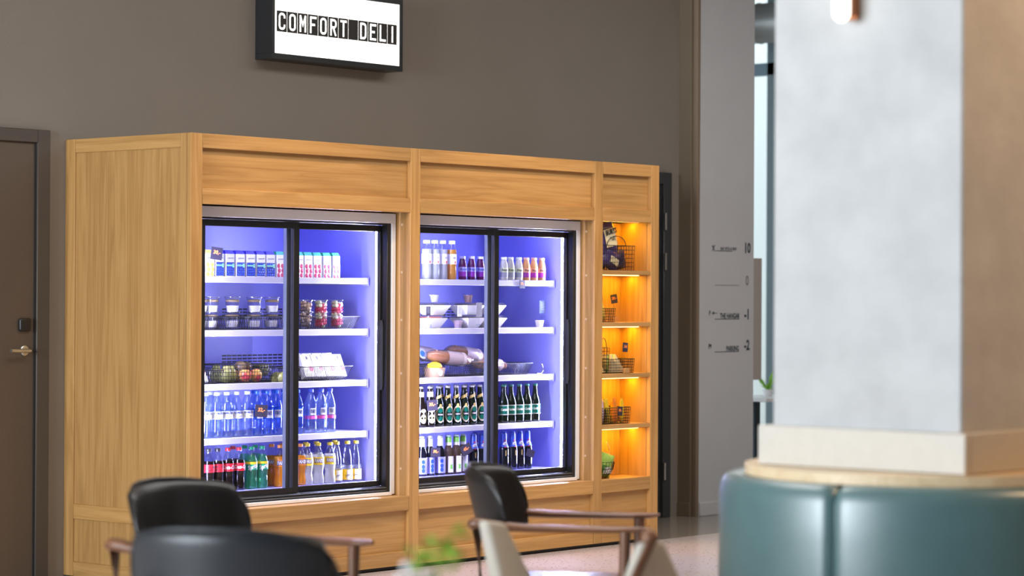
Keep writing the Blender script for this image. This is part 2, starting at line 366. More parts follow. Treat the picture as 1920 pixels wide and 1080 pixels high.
# ------------------------------------------------------------------ fridges
SZ = [1.518, 1.25, .982, .712]; FLOOR = .446
def fridge(x, label):
    f = empty('display_fridge', (x, 0, ZB1)); tag(f, label, 'fridge', 'glass door fridges in the oak cabinet')
    dz = -ZB1
    def p(name, g, m, parent=f, bevel=.0015): return g.build(name, m, parent, bevel=bevel, loc=(0, 0, dz) if parent is f else (0, 0, 0))
    p('header_panel', G().box(.082, 1.530, .100, .16, 1.806, 1.858), white_enamel)
    for a, b in ((.082, .112), (1.502, 1.530)): p('side_trim', G().box(a, b, .100, .18, .385, 1.806), white_enamel)
    p('bottom_trim', G().box(.112, 1.502, .092, .18, ZB1 + .001, .398), white_enamel)
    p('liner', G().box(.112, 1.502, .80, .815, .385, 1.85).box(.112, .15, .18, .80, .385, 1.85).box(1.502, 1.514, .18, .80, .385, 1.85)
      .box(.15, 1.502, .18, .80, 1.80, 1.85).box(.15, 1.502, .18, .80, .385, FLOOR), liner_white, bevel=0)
    fr = p('door_frame', G().box(.112, .150, .108, .19, .398, 1.806).box(1.474, 1.502, .108, .146, .398, 1.806).box(.15, 1.472, .112, .19, 1.796, 1.806).box(.15, 1.472, .112, .19, .398, .428), blackp)
    G().box(.15, 1.472, .104, .112, .404, .411).box(.15, 1.472, .104, .112, .418, .424).build('slide_track', alu, fr, bevel=.001)
    def door(a, b, y0, y1, sl, sr, em=blackp):
        z0, z1, t = .430, 1.795, .033
        d = p('sliding_door', G().box(b - sr, b, y0, y1, z0, z1).box(a + sl, b - sr, y0, y1, z1 - t, z1).box(a + sl, b - sr, y0, y1, z0, z0 + t - .006), blackp)
        G().box(a + sl, b - sr, (y0 + y1) / 2 - .002, (y0 + y1) / 2 + .002, z0 + t - .006, z1 - t).build('pane', glassm, d)
        G().box(a, a + sl, y0, y1, z0, z1).build('edge_profile', em, d, bevel=.0015)
        return d
    door(.160, .838, .114, .138, .040, .040)
    dr = door(.780, 1.500, .148, .172, .040, .038, alu)
    G().prism([(1.462, 1.30), (1.473, 1.27), (1.473, .96), (1.462, .93)], .130, .148).build('door_handle', darkgrey, dr, bevel=.002)
    for z in SZ:
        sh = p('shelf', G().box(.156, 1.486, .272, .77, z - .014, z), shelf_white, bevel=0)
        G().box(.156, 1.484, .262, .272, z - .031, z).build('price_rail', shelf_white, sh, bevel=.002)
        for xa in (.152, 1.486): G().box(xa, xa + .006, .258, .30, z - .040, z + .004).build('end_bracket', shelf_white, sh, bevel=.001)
        G().prism([(.156 + 0, 0)] * 0 or [(1.492, z - .035), (1.4965, z - .035), (1.4965, z - .03), (1.492, z - .03)], .29, .79).build('support_arm', shelf_white, sh)
    p('led_strip', G().box(.22, 1.44, .196, .206, 1.786, 1.796), led_top_fill, bevel=0)  # unseen top strip added to even out the light inside the fridge
    for xa, sg_ in ((.152, 1), (1.488, -1)):
        ls = p('led_strip', G().box(xa, xa + .012, .192, .208, .455, 1.785), white_enamel, bevel=.001)
        xf = xa + .0122 if sg_ > 0 else xa - .0002
        G().add([(xf, .194, .46), (xf, .206, .46), (xf, .206, 1.78), (xf, .194, 1.78)] if sg_ < 0 else [(xf, .206, .46), (xf, .194, .46), (xf, .194, 1.78), (xf, .206, 1.78)], [(0, 1, 2, 3)]).build('diffuser', led_cool, ls, smooth=0)
    gg = G()
    for zc in (1.11, 1.355):
        for r in range(4):
            for i in range(12): gg.box(.945 + i * .037, .945 + i * .037 + .028, .797, .8, zc - .0075 - r * .0165, zc - r * .0165)
        for r in range(4):
            for i in range(14): gg.box(.30 + i * .037, .30 + i * .037 + .028, .797, .8, zc - .0075 - r * .0165, zc - r * .0165)
    v = p('vent_slots', gg, blackp, bevel=0); v['kind'] = 'stuff'
    return f
F1, F2 = 0.0, L
fridge(F1, 'left glass door fridge stocked with sodas, water, fruit cups and cartons')
fridge(F2, 'right glass door fridge stocked with beers, smoothies, salad bowls and baguettes')

# ------------------------------------------------------------------ product materials
def pm(n, c, r=.35, **k): return plain(n, c, r, var=.03, **k)
m_white = pm('white_card', (.80, .79, .80)); m_black = pm('black_print', (.02, .02, .025)); m_blue = pm('blueberry_blue', (.02, .05, .42))
m_red = pm('label_red', (.62, .01, .02)); m_green = pm('label_green', (.0, .30, .14)); m_yel = pm('label_yellow', (.85, .58, .02))
m_or = pm('label_orange', (.80, .26, .03)); m_pur = pm('label_purple', (.20, .02, .28)); m_navy = pm('label_navy', (.015, .03, .20))
m_mint = pm('mint_band', (.25, .65, .42)); m_rasp = pm('raspberry_print', (.55, .06, .12)); m_pink = pm('pink_band', (.65, .10, .40))
m_lgreen = pm('fresh_green', (.20, .55, .08)); m_cblue = pm('cap_blue', (.03, .16, .70)); m_grey = pm('label_grey', (.25, .26, .28))
m_dgreen = pm('dark_green_label', (.0, .12, .085)); m_gold = pm('label_gold', (.50, .36, .12)); m_lime = pm('pale_lime', (.62, .68, .35))
m_peach = pm('peach_label', (.85, .42, .20)); m_pale = pm('pale_label', (.62, .64, .70)); m_lilac = pm('lilac_label', (.30, .30, .68)); m_bl = pm('bright_label_blue', (.02, .07, .50))
m_kraft = pm('kraft_paper', (.42, .28, .16), .7); m_card = pm('dark_price_card', (.03, .025, .045), .6); m_chalk = pm('orange_chalk', (.95, .30, .07), .7)
m_cola = clear('cola_liquid', (.03, .012, .008), .04, .08, (.012, .006, .004), .75)
m_pet = clear('clear_plastic', (.90, .93, .97), .06, .08)
m_spr = clear('green_plastic', (.45, .88, .62), .06, .08, (.10, .60, .28), .22)
m_fan = clear('orange_soda', (.95, .50, .08), .05, .1, (.85, .34, .02), .75)
m_lem = clear('cloudy_lemon_soda', (.90, .90, .85), .05, .1, (.72, .72, .70), .5)
m_wat = clear('blue_water_plastic', (.62, .76, 1.0), .08, .08, (.12, .32, .9), .10)
m_wat2 = clear('pale_water_plastic', (.78, .86, 1.0), .09, .08, (.35, .5, .9), .08)
m_glassg = clear('dark_green_glass', (.05, .16, .09), .05, .04, (.004, .02, .012), .6)
m_glassb = clear('dark_brown_glass', (.13, .07, .05), .05, .04, (.02, .012, .01), .55)
m_glassc = clear('amber_clear_glass', (.62, .5, .35), .06, .04, (.25, .16, .07), .3)
m_glassw = clear('deep_blue_glass', (.10, .12, .22), .06, .04, (.012, .014, .03), .5)
m_juice = clear('cloudy_juice', (.85, .88, .82), .05, .08, (.66, .68, .60), .6)
m_apple = clear('apple_juice', (.9, .55, .2), .05, .08, (.72, .36, .06), .65)
m_frp = clear('berry_smoothie', (.3, .05, .3), .05, .08, (.16, .02, .13), .85)
m_frg = clear('pale_smoothie', (.8, .8, .7), .05, .08, (.72, .70, .58), .85); m_fro = clear('mango_smoothie', (.9, .6, .3), .05, .08, (.82, .47, .17), .85)

# ------------------------------------------------------------------ bottles
def bands(R, z0, z1, mat, n=24, a0=0, a1=2 * PI):
    g = G(); v = []; k = n
    g.grid(lambda u, t: (R * math.sin(a0 + (a1 - a0) * u), -R * math.cos(a0 + (a1 - a0) * u), z0 + (z1 - z0) * t), k, 1)
    return g.mesh('label', mat, smooth=60)
KIND = {}
def kind(key, name, prof, level, mats, capprof, capmat, label=(), prints=(), n=18, squash=None):
    KIND[key] = dict(name=name, body=G().lathe(prof, n, level=level, squash=squash).mesh('body', mats, smooth=50),
                     cap=G().lathe(capprof, 14).mesh('cap', capmat, smooth=30), label=[bands(*l) for l in label], prints=prints)
def put(key, x, y, z, label, cat='bottle', group=None, rz=0):
    k = KIND[key]; e = empty(k['name'], (x, y, z), rz); tag(e, label, cat, group)
    link('body', k['body'], e); link('cap', k['cap'], e); first = None
    for l in k['label']:
        o = link('label_band', l, e); first = first or o
    for me, loc in k['prints']: link('lettering', me, first or e, loc)
    return e
capP = lambda r, z, h: [(r * .96, z), (r, z + .002), (r, z + h - .002), (r * .9, z + h), (0, z + h)]
colaP = [(.024, 0), (.030, .004), (.0305, .03), (.0285, .055), (.0275, .075), (.0300, .095), (.0308, .11), (.0308, .135), (.028, .150), (.020, .172), (.0125, .190), (.0115, .196), (.0115, .203)]
lab = [(.0312, .096, .136)]
def cola(key, capm, level=.160, body=m_cola, labm=m_red, prints=(), cname='cola_bottle', lab2=()):
    kind(key, cname, colaP, level, [body, m_pet], capP(.0145, .198, .016), capm, [(.0314, .097, .136, labm)] + list(lab2), prints)
tw = text('Coca-Cola', .026, m_white, .35, .72, .0006, .0314)
cola('cola_red', pm('cap_red', (.60, .02, .03)), prints=[(tw, (0, 0, .1165))])
tb = text('Coca-Cola\nzero', .020, m_black, .3, .8, .0004, .0314)
cola('cola_zero', pm('cap_black', (.03, .03, .035)), prints=[(tb, (0, 0, .1165))])
ts = text('Sprite', .030, m_white, .25, .78, .0012, .0314, rot=.28)
cola('sprite', pm('cap_green', (.0, .34, .13)), .17, m_spr, m_green, [(ts, (0, 0, .112))], 'lemon_lime_soda_bottle', [(.0316, .125, .137, m_yel)])
fanP = [(.024, 0), (.030, .004), (.0312, .03), (.026, .055), (.0255, .062), (.030, .085), (.0315, .10), (.0315, .14), (.028, .155), (.020, .174), (.0125, .190), (.0115, .203)]
tf = text('FANTA', .024, m_white, 0, .74, .0010, .0325); tfb = text('FANTA', .0255, m_navy, 0, .735, .0030, .0321)
sq = lambda a: 1 + .03 * math.cos(5 * a)
kind('fanta', 'orange_soda_bottle', fanP, .150, [m_fan, m_pet], capP(.0145, .198, .016), pm('cap_orange', (.85, .30, .06)), [(.0319, .104, .140, m_or)], [(tfb, (0, 0, .121)), (tf, (0, 0, .1213))])
kind('fanta_lemon', 'lemon_soda_bottle', fanP, .160, [m_lem, m_pet], capP(.0145, .198, .016), pm('cap_yellow', (.80, .62, .04)), [(.0319, .100, .140, m_yel)], [(tfb, (0, 0, .121)), (tf, (0, 0, .1213))])
tsw = text('Schweppes', .019, m_black, .2, .62, .0002, .0306, rot=.35)
schP = [(.024, 0), (.0295, .004), (.030, .02), (.030, .09), (.029, .125), (.022, .160), (.0135, .188), (.0115, .196), (.0115, .205)]
kind('tonic', 'tonic_water_bottle', schP, .09, [clear('tonic', (.86, .88, .92), .06, .08, (.5, .52, .6), .22), m_pet], capP(.0145, .199, .016), MATS['cap_yellow'],
     [(.0304, .012, .066, m_yel), (.0306, .014, .064, pm('cream_label', (.80, .76, .55)), 12, -.5, 1.0)], [(tsw, (0, 0, .040))])
watP = [(.026, 0), (.032, .005), (.0325, .05), (.0315, .056), (.0325, .062), (.0325, .09), (.0315, .10), (.0325, .106), (.0325, .140), (.0315, .146), (.031, .155), (.022, .185), (.0135, .204), (.0118, .21), (.0118, .217)]
tra = text('RAMLÖSA', .0145, m_navy, 0, .82, .0006, .0332); trb = text('Original', .010, m_navy, .3, .8, 0, .0332)
kind('water_white', 'sparkling_water_bottle', watP, None, [m_wat2], capP(.015, .212, .016), pm('cap_white', (.78, .80, .84)), [(.033, .094, .132, m_pale)], [(tra, (0, 0, .123)), (trb, (0, 0, .106))])
tk = text('KILDE\nVÆLD', .0125, m_navy, 0, .9, .0006, .0334)
kind('water_blue', 'still_water_bottle', watP, None, [m_wat], capP(.015, .212, .016), m_cblue, [(.0329, .084, .138, clear('blue_film', (.25, .45, 1), .04, .1, (.03, .2, .75), .5)), (.0333, .090, .130, m_pale, 8, -.55, .55)], [(tk, (0, 0, .114))])
kind('water_pink', 'berry_water_bottle', watP, None, [m_wat2], capP(.015, .212, .016), pm('cap_violet_blue', (.09, .14, .72)), [(.0329, .074, .090, m_pink), (.0333, .094, .130, m_pale, 8, -.55, .55)], [(tk, (0, 0, .114))])
juP = [(.022, 0), (.027, .004), (.0275, .03), (.026, .075), (.0275, .09), (.0275, .15), (.026, .165), (.0175, .19), (.0165, .20)]
tj = text('JUICE', .014, m_black, 0, .75, .0003, .0281)
def ju(key, body, name): kind(key, name, juP, .172, [body, m_pet], capP(.0185, .196, .018), MATS['cap_white'], [(.0278, .085, .140, m_white), (.0281, .088, .101, m_red, 5, .18, .55)], [(tj, (.0, 0, .118))])
ju('juice_cloudy', m_juice, 'juice_bottle'); ju('juice_apple', m_apple, 'juice_bottle')
frP = [(.019, 0), (.0235, .003), (.0240, .02), (.0240, .070), (.0225, .085), (.0165, .108), (.0150, .114), (.0150, .120)]
def fro(key, body, lab, low, tag_c, tcol):
    t = text('froosh', .021, tcol, .1, .8, .0008, .0245)
    kind(key, 'smoothie_bottle', frP, None, [body], capP(.0175, .117, .014), pm(key + '_lid', tag_c, .4), [(.0244, .046, .070, lab), (.0244, .018, .046, low)], [(t, (0, 0, .058))])
fro('froosh_p', m_frp, m_lilac, m_pur, (.55, .52, .72), m_navy); fro('froosh_g', m_frg, m_lime, m_grey, (.68, .72, .55), m_black); fro('froosh_o', m_fro, m_peach, pm('plum_label', (.28, .03, .25)), (.85, .50, .30), m_black)
beP = [(.025, 0), (.0295, .004), (.030, .015), (.030, .115), (.027, .132), (.0165, .158), (.0135, .18), (.0128, .202), (.0140, .204), (.0140, .210)]
crown = [(.0145, .206), (.0150, .208), (.0142, .214), (.0120, .217), (0, .217)]
steelcap = pm('crown_cap', (.35, .36, .36), .3)
tca = text('Carlsberg', .0175, m_white, .15, .75, .0008, .0306)
kind('beer_carls', 'lager_bottle', beP, None, [m_glassg], crown, pm('green_crown', (.02, .16, .12), .3), [(.0303, .048, .100, m_dgreen), (.0305, .098, .101, m_white), (.0305, .047, .050, m_white)], [(tca, (0, 0, .076))])
def oval(R, w, z0, z1, mat, n=18):
    zc, h = (z0 + z1) / 2, (z1 - z0) / 2; v = [(0, -R, zc)]; f = []
    for i in range(n):
        a = 2 * PI * i / n; x = w * math.cos(a); v.append((R * math.sin(x / R), -R * math.cos(x / R), zc + h * math.sin(a)))
        f.append((0, i + 1, (i + 1) % n + 1))
    return G().add(v, f).mesh('label', mat, smooth=60)
tcb = text('Carlsberg', .0105, m_white, .15, .75, .0004, .0312)
# tall slim-necked lager with an oval badge
beT = [(.025, 0), (.0295, .004), (.030, .015), (.030, .095), (.028, .118), (.0185, .158), (.0140, .185), (.0130, .206), (.0142, .208), (.0142, .214)]
crT = [(r, z + .004) for r, z in crown]
kind('beer_oval', 'pilsner_bottle', beT, None, [m_glassg], crT, pm('silver_crown', (.5, .5, .48), .3), [(.0160, .156, .157, m_dgreen)], [(tcb, (0, 0, .066))])
KIND['beer_oval']['label'] = [oval(.0303, .027, .020, .112, m_white), oval(.0306, .024, .025, .107, m_gold), oval(.0308, .022, .029, .103, m_dgreen), oval(.0310, .021, .057, .075, m_black),
                              oval(.0304, .008, .104, .124, m_gold)]
sash = G().grid(lambda u, t: (lambda a, zz, rr: (rr * math.sin(a), -rr * math.cos(a), zz))(-1.2 + 2.2 * u, .146 + .018 * u + .016 * t, .0222 - .0036 * u - .0032 * t), 10, 1).mesh('label', m_gold, smooth=60)
KIND['beer_oval']['label'].append(sash)
kind('beer_white', 'wheat_beer_bottle', beT, None, [m_glassb], crT, steelcap, [(.0175, .160, .186, m_pale)], [])
KIND['beer_white']['label'] = [bands(.0182, .165, .192, m_pale), oval(.0304, .026, .020, .100, pm('ivory_label', (.72, .70, .55))), oval(.0307, .019, .030, .070, pm('straw_label', (.55, .50, .25)))]
kind('cider_lilac', 'cider_bottle', beP, None, [m_glassw], crown, pm('white_crown', (.6, .6, .65), .3), [(.0303, .012, .100, pm('patterned_lilac', (.34, .33, .72), .4, vscale=150)), (.0172, .160, .204, m_pale)], [])
for z, x in ((.03, -.01), (.052, .008), (.078, -.004)):
    KIND['cider_lilac']['label'].append(oval(.0306, .010, z - .012, z + .012, m_bl, 10))
kind('cider_green', 'pear_cider_bottle', beP, None, [m_glassc], crown, pm('mint_crown', (.45, .6, .5), .3), [(.0172, .160, .176, m_white), (.0170, .176, .204, m_lgreen), (.0303, .012, .100, m_white, 8, -.55, .65), (.0306, .03, .055, m_lgreen, 5, -.15, .4)], [])
t16 = text('1664', .016, m_white, .15, .75, .0006, .0234); 
kind('beer_1664', 'blue_label_beer_bottle', beP, None, [m_glassw], crown, pm('blue_crown', (.02, .05, .35), .3), [(.0172, .160, .204, m_bl)], [])
bn = G().grid(lambda u, t: (lambda a, r, z: (r * math.sin(a), -r * math.cos(a), z))(2 * PI * u, .0278 - .0106 * t, .1315 + .0285 * t), 20, 1).mesh('label', m_bl, smooth=60)
KIND['beer_1664']['label'] += [bn, oval(.0238, .0135, .136, .160, m_white), bands(.0304, .082, .112, m_gold, 3, -.06, .12), oval(.0180, .005, .163, .172, m_red, 8), oval(.0275, .005, .128, .135, m_red, 8)]
KIND['beer_1664']['prints'] = [(text('1664', .0105, m_navy, .15, .8, .0003, .0241), (0, 0, .148))]

def row(key, xs, fx, y, z, desc, where, cat, group, rzs=.25, behind=()):
    n = len(xs)
    for i, x in enumerate(xs):
        o = ORD[i] + (' from left' if i else '')
        lb = desc + ', ' + o + ', ' + where if n > 1 else desc + ', ' + where
        put(key, fx + x, y + random.uniform(-.004, .004), z, lb, cat, group, -.34 + random.uniform(-rzs, rzs))
    for i, x in enumerate(behind):
        put(key, fx + x, y + .085, z, desc + ', ' + (ORD[i] + ' ' if len(behind) > 1 else '') + 'in back row, ' + where, cat, group + ', second row', -.34 + random.uniform(-rzs, rzs))
YB = .315
LF, RF = 'left fridge', 'right fridge'
# left fridge, bottom
row('cola_zero', [.409, .473], F1, YB, FLOOR, 'black-capped cola bottle', LF + ' bottom', 'bottle', 'cola bottles', .35)
row('cola_red', [.542, .614], F1, YB, FLOOR, 'red-capped cola bottle', LF + ' bottom', 'bottle', 'cola bottles', .2, behind=[.655])
row('sprite', [.702, .774], F1, YB, FLOOR, 'green lemon-lime soda bottle', LF + ' bottom', 'bottle', 'lemon lime sodas', .15, behind=[.735, .81])
row('fanta', [.901, 1.050], F1, YB, FLOOR, 'orange soda bottle', LF + ' bottom', 'bottle', 'orange sodas', .2, behind=[.925, 1.0])
row('fanta_lemon', [1.094, 1.177, 1.261], F1, YB, FLOOR, 'cloudy lemon soda bottle', LF + ' bottom', 'bottle', 'lemon sodas', .2, behind=[1.17, 1.25])
row('tonic', [1.315, 1.392, 1.455], F1, YB, FLOOR, 'yellow-labelled tonic water bottle', LF + ' bottom', 'bottle', 'tonic bottles', .15, behind=[1.385])
# left fridge, water
row('water_white', [.393, .462, .530, .600, .668], F1, YB, SZ[3], 'white-capped sparkling water bottle', LF + ' fourth shelf', 'bottle', 'sparkling waters', .2, behind=[.50, .57, .64])
row('water_blue', [.738, .807, .875, .945, 1.025], F1, YB, SZ[3], 'blue-capped still water bottle', LF + ' fourth shelf', 'bottle', 'still waters', .15, behind=[.80, .87, .94, 1.01])
row('water_pink', [1.122, 1.196, 1.264], F1, YB, SZ[3], 'pink-banded water bottle', LF + ' fourth shelf', 'bottle', 'berry waters', .15)
# right fridge
row('juice_cloudy', [.468, .532, .600], F2, YB, SZ[0], 'cloudy juice bottle with white cap', RF + ' top shelf', 'bottle', 'juices', .1)
row('juice_apple', [.668], F2, YB, SZ[0], 'amber apple juice bottle with white cap', RF + ' top shelf', 'bottle', 'juices', .1)
row('froosh_p', [.761, .834, .905, .975], F2, YB, SZ[0], 'purple berry smoothie bottle', RF + ' top shelf', 'bottle', 'smoothies', .12)
row('froosh_g', [1.106, 1.170, 1.238], F2, YB, SZ[0], 'pale lime smoothie bottle', RF + ' top shelf', 'bottle', 'smoothies', .12)
row('froosh_o', [1.308, 1.376, 1.441], F2, YB, SZ[0], 'orange and plum smoothie bottle', RF + ' top shelf', 'bottle', 'smoothies', .12)
row('beer_white', [.430, .496], F2, YB, SZ[3], 'brown beer bottle with ivory oval label', RF + ' fourth shelf', 'bottle', 'beers on fourth shelf', .1)
row('beer_oval', [.566, .640, .710, .776, .843, .912, .980], F2, YB, SZ[3], 'green beer bottle with gold oval badge', RF + ' fourth shelf', 'bottle', 'beers on fourth shelf', .12, behind=[.60, .68, .74, .81, .88, .95])
row('beer_carls', [1.110, 1.178, 1.244, 1.313, 1.385], F2, YB, SZ[3], 'dark lager bottle with square green label', RF + ' fourth shelf', 'bottle', 'beers on fourth shelf', .12, behind=[1.14, 1.22])
row('cider_lilac', [.435, .503, .580], F2, YB, FLOOR, 'bottle with lilac patterned label', RF + ' bottom', 'bottle', 'ciders', .2)
row('cider_green', [.651, .713, .776], F2, YB, FLOOR, 'amber bottle with green and white label', RF + ' bottom', 'bottle', 'ciders', .1)
row('beer_1664', [.858, .926], F2, YB, FLOOR, 'beer bottle with blue neck', RF + ' left pane', 'bottle', 'blue necked beers', .1, behind=[.97])
row('beer_1664', [1.119, 1.187, 1.256, 1.322], F2, YB, FLOOR, 'beer bottle with blue neck', RF + ' right pane', 'bottle', 'blue necked beers', .15)

# ------------------------------------------------------------------ cartons, top shelf of the left fridge
def carton_meshes(top, lower, dots, key):
    w, d, h = .0285, .031, .132
    body = G().hexa([(-w, -d, 0), (w, -d, 0), (w, d, 0), (-w, d, 0), (-w, -d, h - .018), (w, -d, h - .018), (w, d, h - .018), (-w, d, h - .018)]).mesh('body', m_white, .002)
    gab = G().hexa([(-w + .001, -d + .001, h - .018), (w - .001, -d + .001, h - .018), (w - .001, d - .001, h - .018), (-w + .001, d - .001, h - .018), (-w + .003, -d + .012, h), (w - .003, -d + .012, h), (w - .003, d - .004, h), (-w + .003, d - .004, h)]).mesh('gable_top', top, .001)
    low = G().box(-w + .001, w - .001, -d - .0006, -d + .001, .004, .072).mesh('fruit_print', lower)
    gg = G()
    rnd = random.Random(key)
    for j in range(5 if dots else 3):
        for i in range(4 if dots else 2):
            r = .0062 if dots else .0125
            x = -w + .008 + i * (.0136 if dots else .027) + (.004 if j % 2 else 0) + (0 if dots else .006); z = .011 + j * (.0132 if dots else .0235)
            gg.lathe([(r, 0), (r * .7, .0012), (0, .0015)], 8, (min(x, w - .006), z, 0))
    return body, gab, low, gg
def carton(top, lower, dotm, dots, key, band=None):
    b, ga, lo, gg = carton_meshes(top, lower, dots, key)
    return b, ga, lo, gg.mesh('berry_print', dotm), band
cb = carton(pm('carton_blue', (.05, .04, .38)), m_navy, pm('blueberry_dot', (.03, .08, .50)), True, 1, m_mint)
crd = carton(pm('carton_green', (.05, .42, .22)), m_white, m_rasp, False, 2)
cy = carton(pm('carton_yellow', (.80, .55, .06)), m_white, pm('passion_fruit_print', (.80, .50, .08)), False, 3)
tmy = text('mysmoothie', .0115, m_black, .3, .72, .0001)
bandm = {}
def put_carton(c, x, lb):
    e = empty('juice_carton', (x, .335, SZ[0]), random.uniform(-.06, .06)); tag(e, lb, 'carton', 'small smoothie cartons')
    b = link('body', c[0], e); link('gable_top', c[1], e); l = link('fruit_print', c[2], e)
    link('berry_print', c[3], l, (0, -.0316, 0), (PI / 2, 0, 0)); link('lettering', tmy, b, (0, -.0312, .093))
    if c[4]:
        if 'b' not in bandm: bandm['b'] = G().box(-.0275, .022, -.0345, -.0325, .052, .060).box(.012, .025, -.0348, -.0325, .046, .066).mesh('band', c[4], .002)
        link('band', bandm['b'], l)
for i, x in enumerate([.405]): put_carton(cy, x, 'yellow-topped smoothie carton at the left end of the carton row')
bx = [.470, .540, .612, .684, .754, .822]
for i, x in enumerate(bx): put_carton(cb, x, 'blueberry smoothie carton, %s of six on top shelf' % ORD[i])
rx = [.890, .958, 1.026, 1.092, 1.158, 1.226, 1.294]
for i, x in enumerate(rx): put_carton(crd, x, 'raspberry smoothie carton with green top, %s of seven' % ORD[i])

# ------------------------------------------------------------------ price cards
tcache = {}
def price_card(x, y, z, w, h, s, label, tilt=0, yaw=0, stick=True, base=None):
    e = empty('price_card', (x, y, z if base is None else base), yaw); tag(e, label, 'price card')
    zz = 0 if base is None else z - base
    c = G().box(-w / 2, w / 2, -.001, .001, -h / 2, h / 2).build('card', m_card, e, loc=(0, 0, zz)); c.rotation_euler = (0, tilt, 0)
    if s: link('lettering', text(s, h * .42, m_chalk, .1, 1.0, .0008), c, (0, -.0012, h * .08))
    if base is not None:
        G().tube([(0, .003, 0), (0, .003, zz - h / 2 + .012)], .0016, 6).build('stand', m_pet, e)
        G().box(-.009, .009, -.012, .012, 0, .005).build('foot', m_pet, e)
    return e
price_card(F1 + .430, .285, 1.632, .062, .062, '30,-', 'dark price card reading 30 before the smoothie cartons', .12, -.3, base=SZ[0])
price_card(F1 + .728, .272, .840, .070, .062, '32,-', 'dark price card reading 32 before the still water', .06, -.3, base=SZ[3])
price_card(F2 + .470, .272, .832, .060, .058, '35,-', 'dark price card reading 35 before the ivory label beers', -.1, -.5, base=SZ[3])
price_card(F2 + .500, .272, .575, .056, .050, '38,-', 'dark price card reading 38 before the lilac bottles', .02, -.4, base=FLOOR)
price_card(F2 + .752, .272, .580, .066, .056, '45,-', 'tilted dark price card reading 45 before the green cider', -.5, -.4, base=FLOOR)
price_card(F2 + 1.200, .255, SZ[0] - .022, .046, .046, '35,-', 'small price card clipped to the top shelf edge of right fridge', .02, 0)
price_card(F2 + 1.300, .272, .535, .05, .04, '', 'small blank price card before the right-hand blue necked beers', .3, -.4, base=FLOOR)

# ------------------------------------------------------------------ wire baskets
def wire_basket(name, x0, x1, y0, y1, z, h, label, flare=.02, pitch=.017, mesh_rows=0, r=.0016, handles=False, group='wire baskets'):
    cx, cy = (x0 + x1) / 2, (y0 + y1) / 2
    e = empty(name, (cx, cy, z)); tag(e, label, 'basket', group)
    a, b = (x1 - x0) / 2, (y1 - y0) / 2; a0, b0 = a - flare, b - flare * .6
    G().tube([(-a, -b, h), (a, -b, h), (a, b, h), (-a, b, h)], r * 1.5, 5, closed=True).build('rim', wirem, e, smooth=0)
    gg = G(); gg.tube([(-a0, -b0, r * 1.2), (a0, -b0, r * 1.2), (a0, b0, r * 1.2), (-a0, b0, r * 1.2)], r * 1.2, 4, closed=True)
    n = max(2, int(2 * a / pitch)); m = max(2, int(2 * b / pitch))
    for i in range(n + 1):
        t = -1 + 2 * i / n
        gg.tube([(a * t, -b, h), (a0 * t, -b0, r), (a0 * t, b0, r), (a * t, b, h)], r, 3)
    for i in range(m + 1):
        t = -1 + 2 * i / m
        gg.tube([(-a, b * t, h), (-a0, b0 * t, r), (a0, b0 * t, r), (a, b * t, h)], r, 3)
    for k in range(mesh_rows):
        t = (k + 1) / (mesh_rows + 1); aa, bb = a0 + (a - a0) * t, b0 + (b - b0) * t
        gg.tube([(-aa, -bb, h * t), (aa, -bb, h * t), (aa, bb, h * t), (-aa, bb, h * t)], r, 3, closed=True)
    w = gg.build('wires', wirem, e, smooth=0); w['kind'] = 'stuff'
    if handles:
        for sy in (-1, 1):
            pts = [(a * .5 * math.cos(t), sy * b, h + .055 * math.sin(t)) for t in [PI * q / 10 for q in range(11)]]
            G().tube(pts, r * 1.5, 5).build('handle', wirem, e)
    return e
# ------------------------------------------------------------------ soft goods: bags, loaves, cups, bowls
def bag_mesh(w, h, t, mats, seed=0, n=8, crimp=.08):
    r = random.Random(seed); ph = [r.uniform(0, 6) for _ in range(4)]
    g = G()
    for sgn in (1, -1):
        def fn(u, v, sgn=sgn):
            a, b = 2 * u - 1, 2 * v - 1
            k = max(0, 1 - abs(a) ** 3) ** .6 * max(0, 1 - (abs(b) / (1 - crimp)) ** 4 if abs(b) < 1 - crimp else 0) ** .6
            wr = 1 + .18 * math.sin(3 * a + ph[0] + 2 * b) * math.sin(4 * b + ph[1])
            pinch = 1 - .06 * (1 - abs(b)) * 1
            return (a * w / 2 * pinch, -sgn * (t / 2 * k * wr + .0006), h / 2 + b * h / 2)
        g.grid(fn, n, n + 2)
    return g.mesh('body', mats, smooth=60)
def bag(name, loc, rot, w, h, t, mat, label, cat, group, seed=0, panel=None, lettering=None):
    e = empty(name, loc); e.rotation_euler = rot; tag(e, label, cat, group)
    b = link('body', bag_mesh(w, h, t, mat, seed), e)
    if panel:
        x0, x1, z0, z1, m = panel
        q = G().grid(lambda u, v: (x0 + (x1 - x0) * u, -(t / 2 * max(0, 1 - abs(2 * (x0 + (x1 - x0) * u) / w) ** 3) ** .6 * max(0, 1 - abs((2 * (z0 + (z1 - z0) * v) / h - 1) / .92) ** 4) ** .6 * 1.16 + .002), z0 + (z1 - z0) * v), 5, 5).build('print_panel', m, e)
        if lettering: link('lettering', lettering[0], q, lettering[1])
    return e
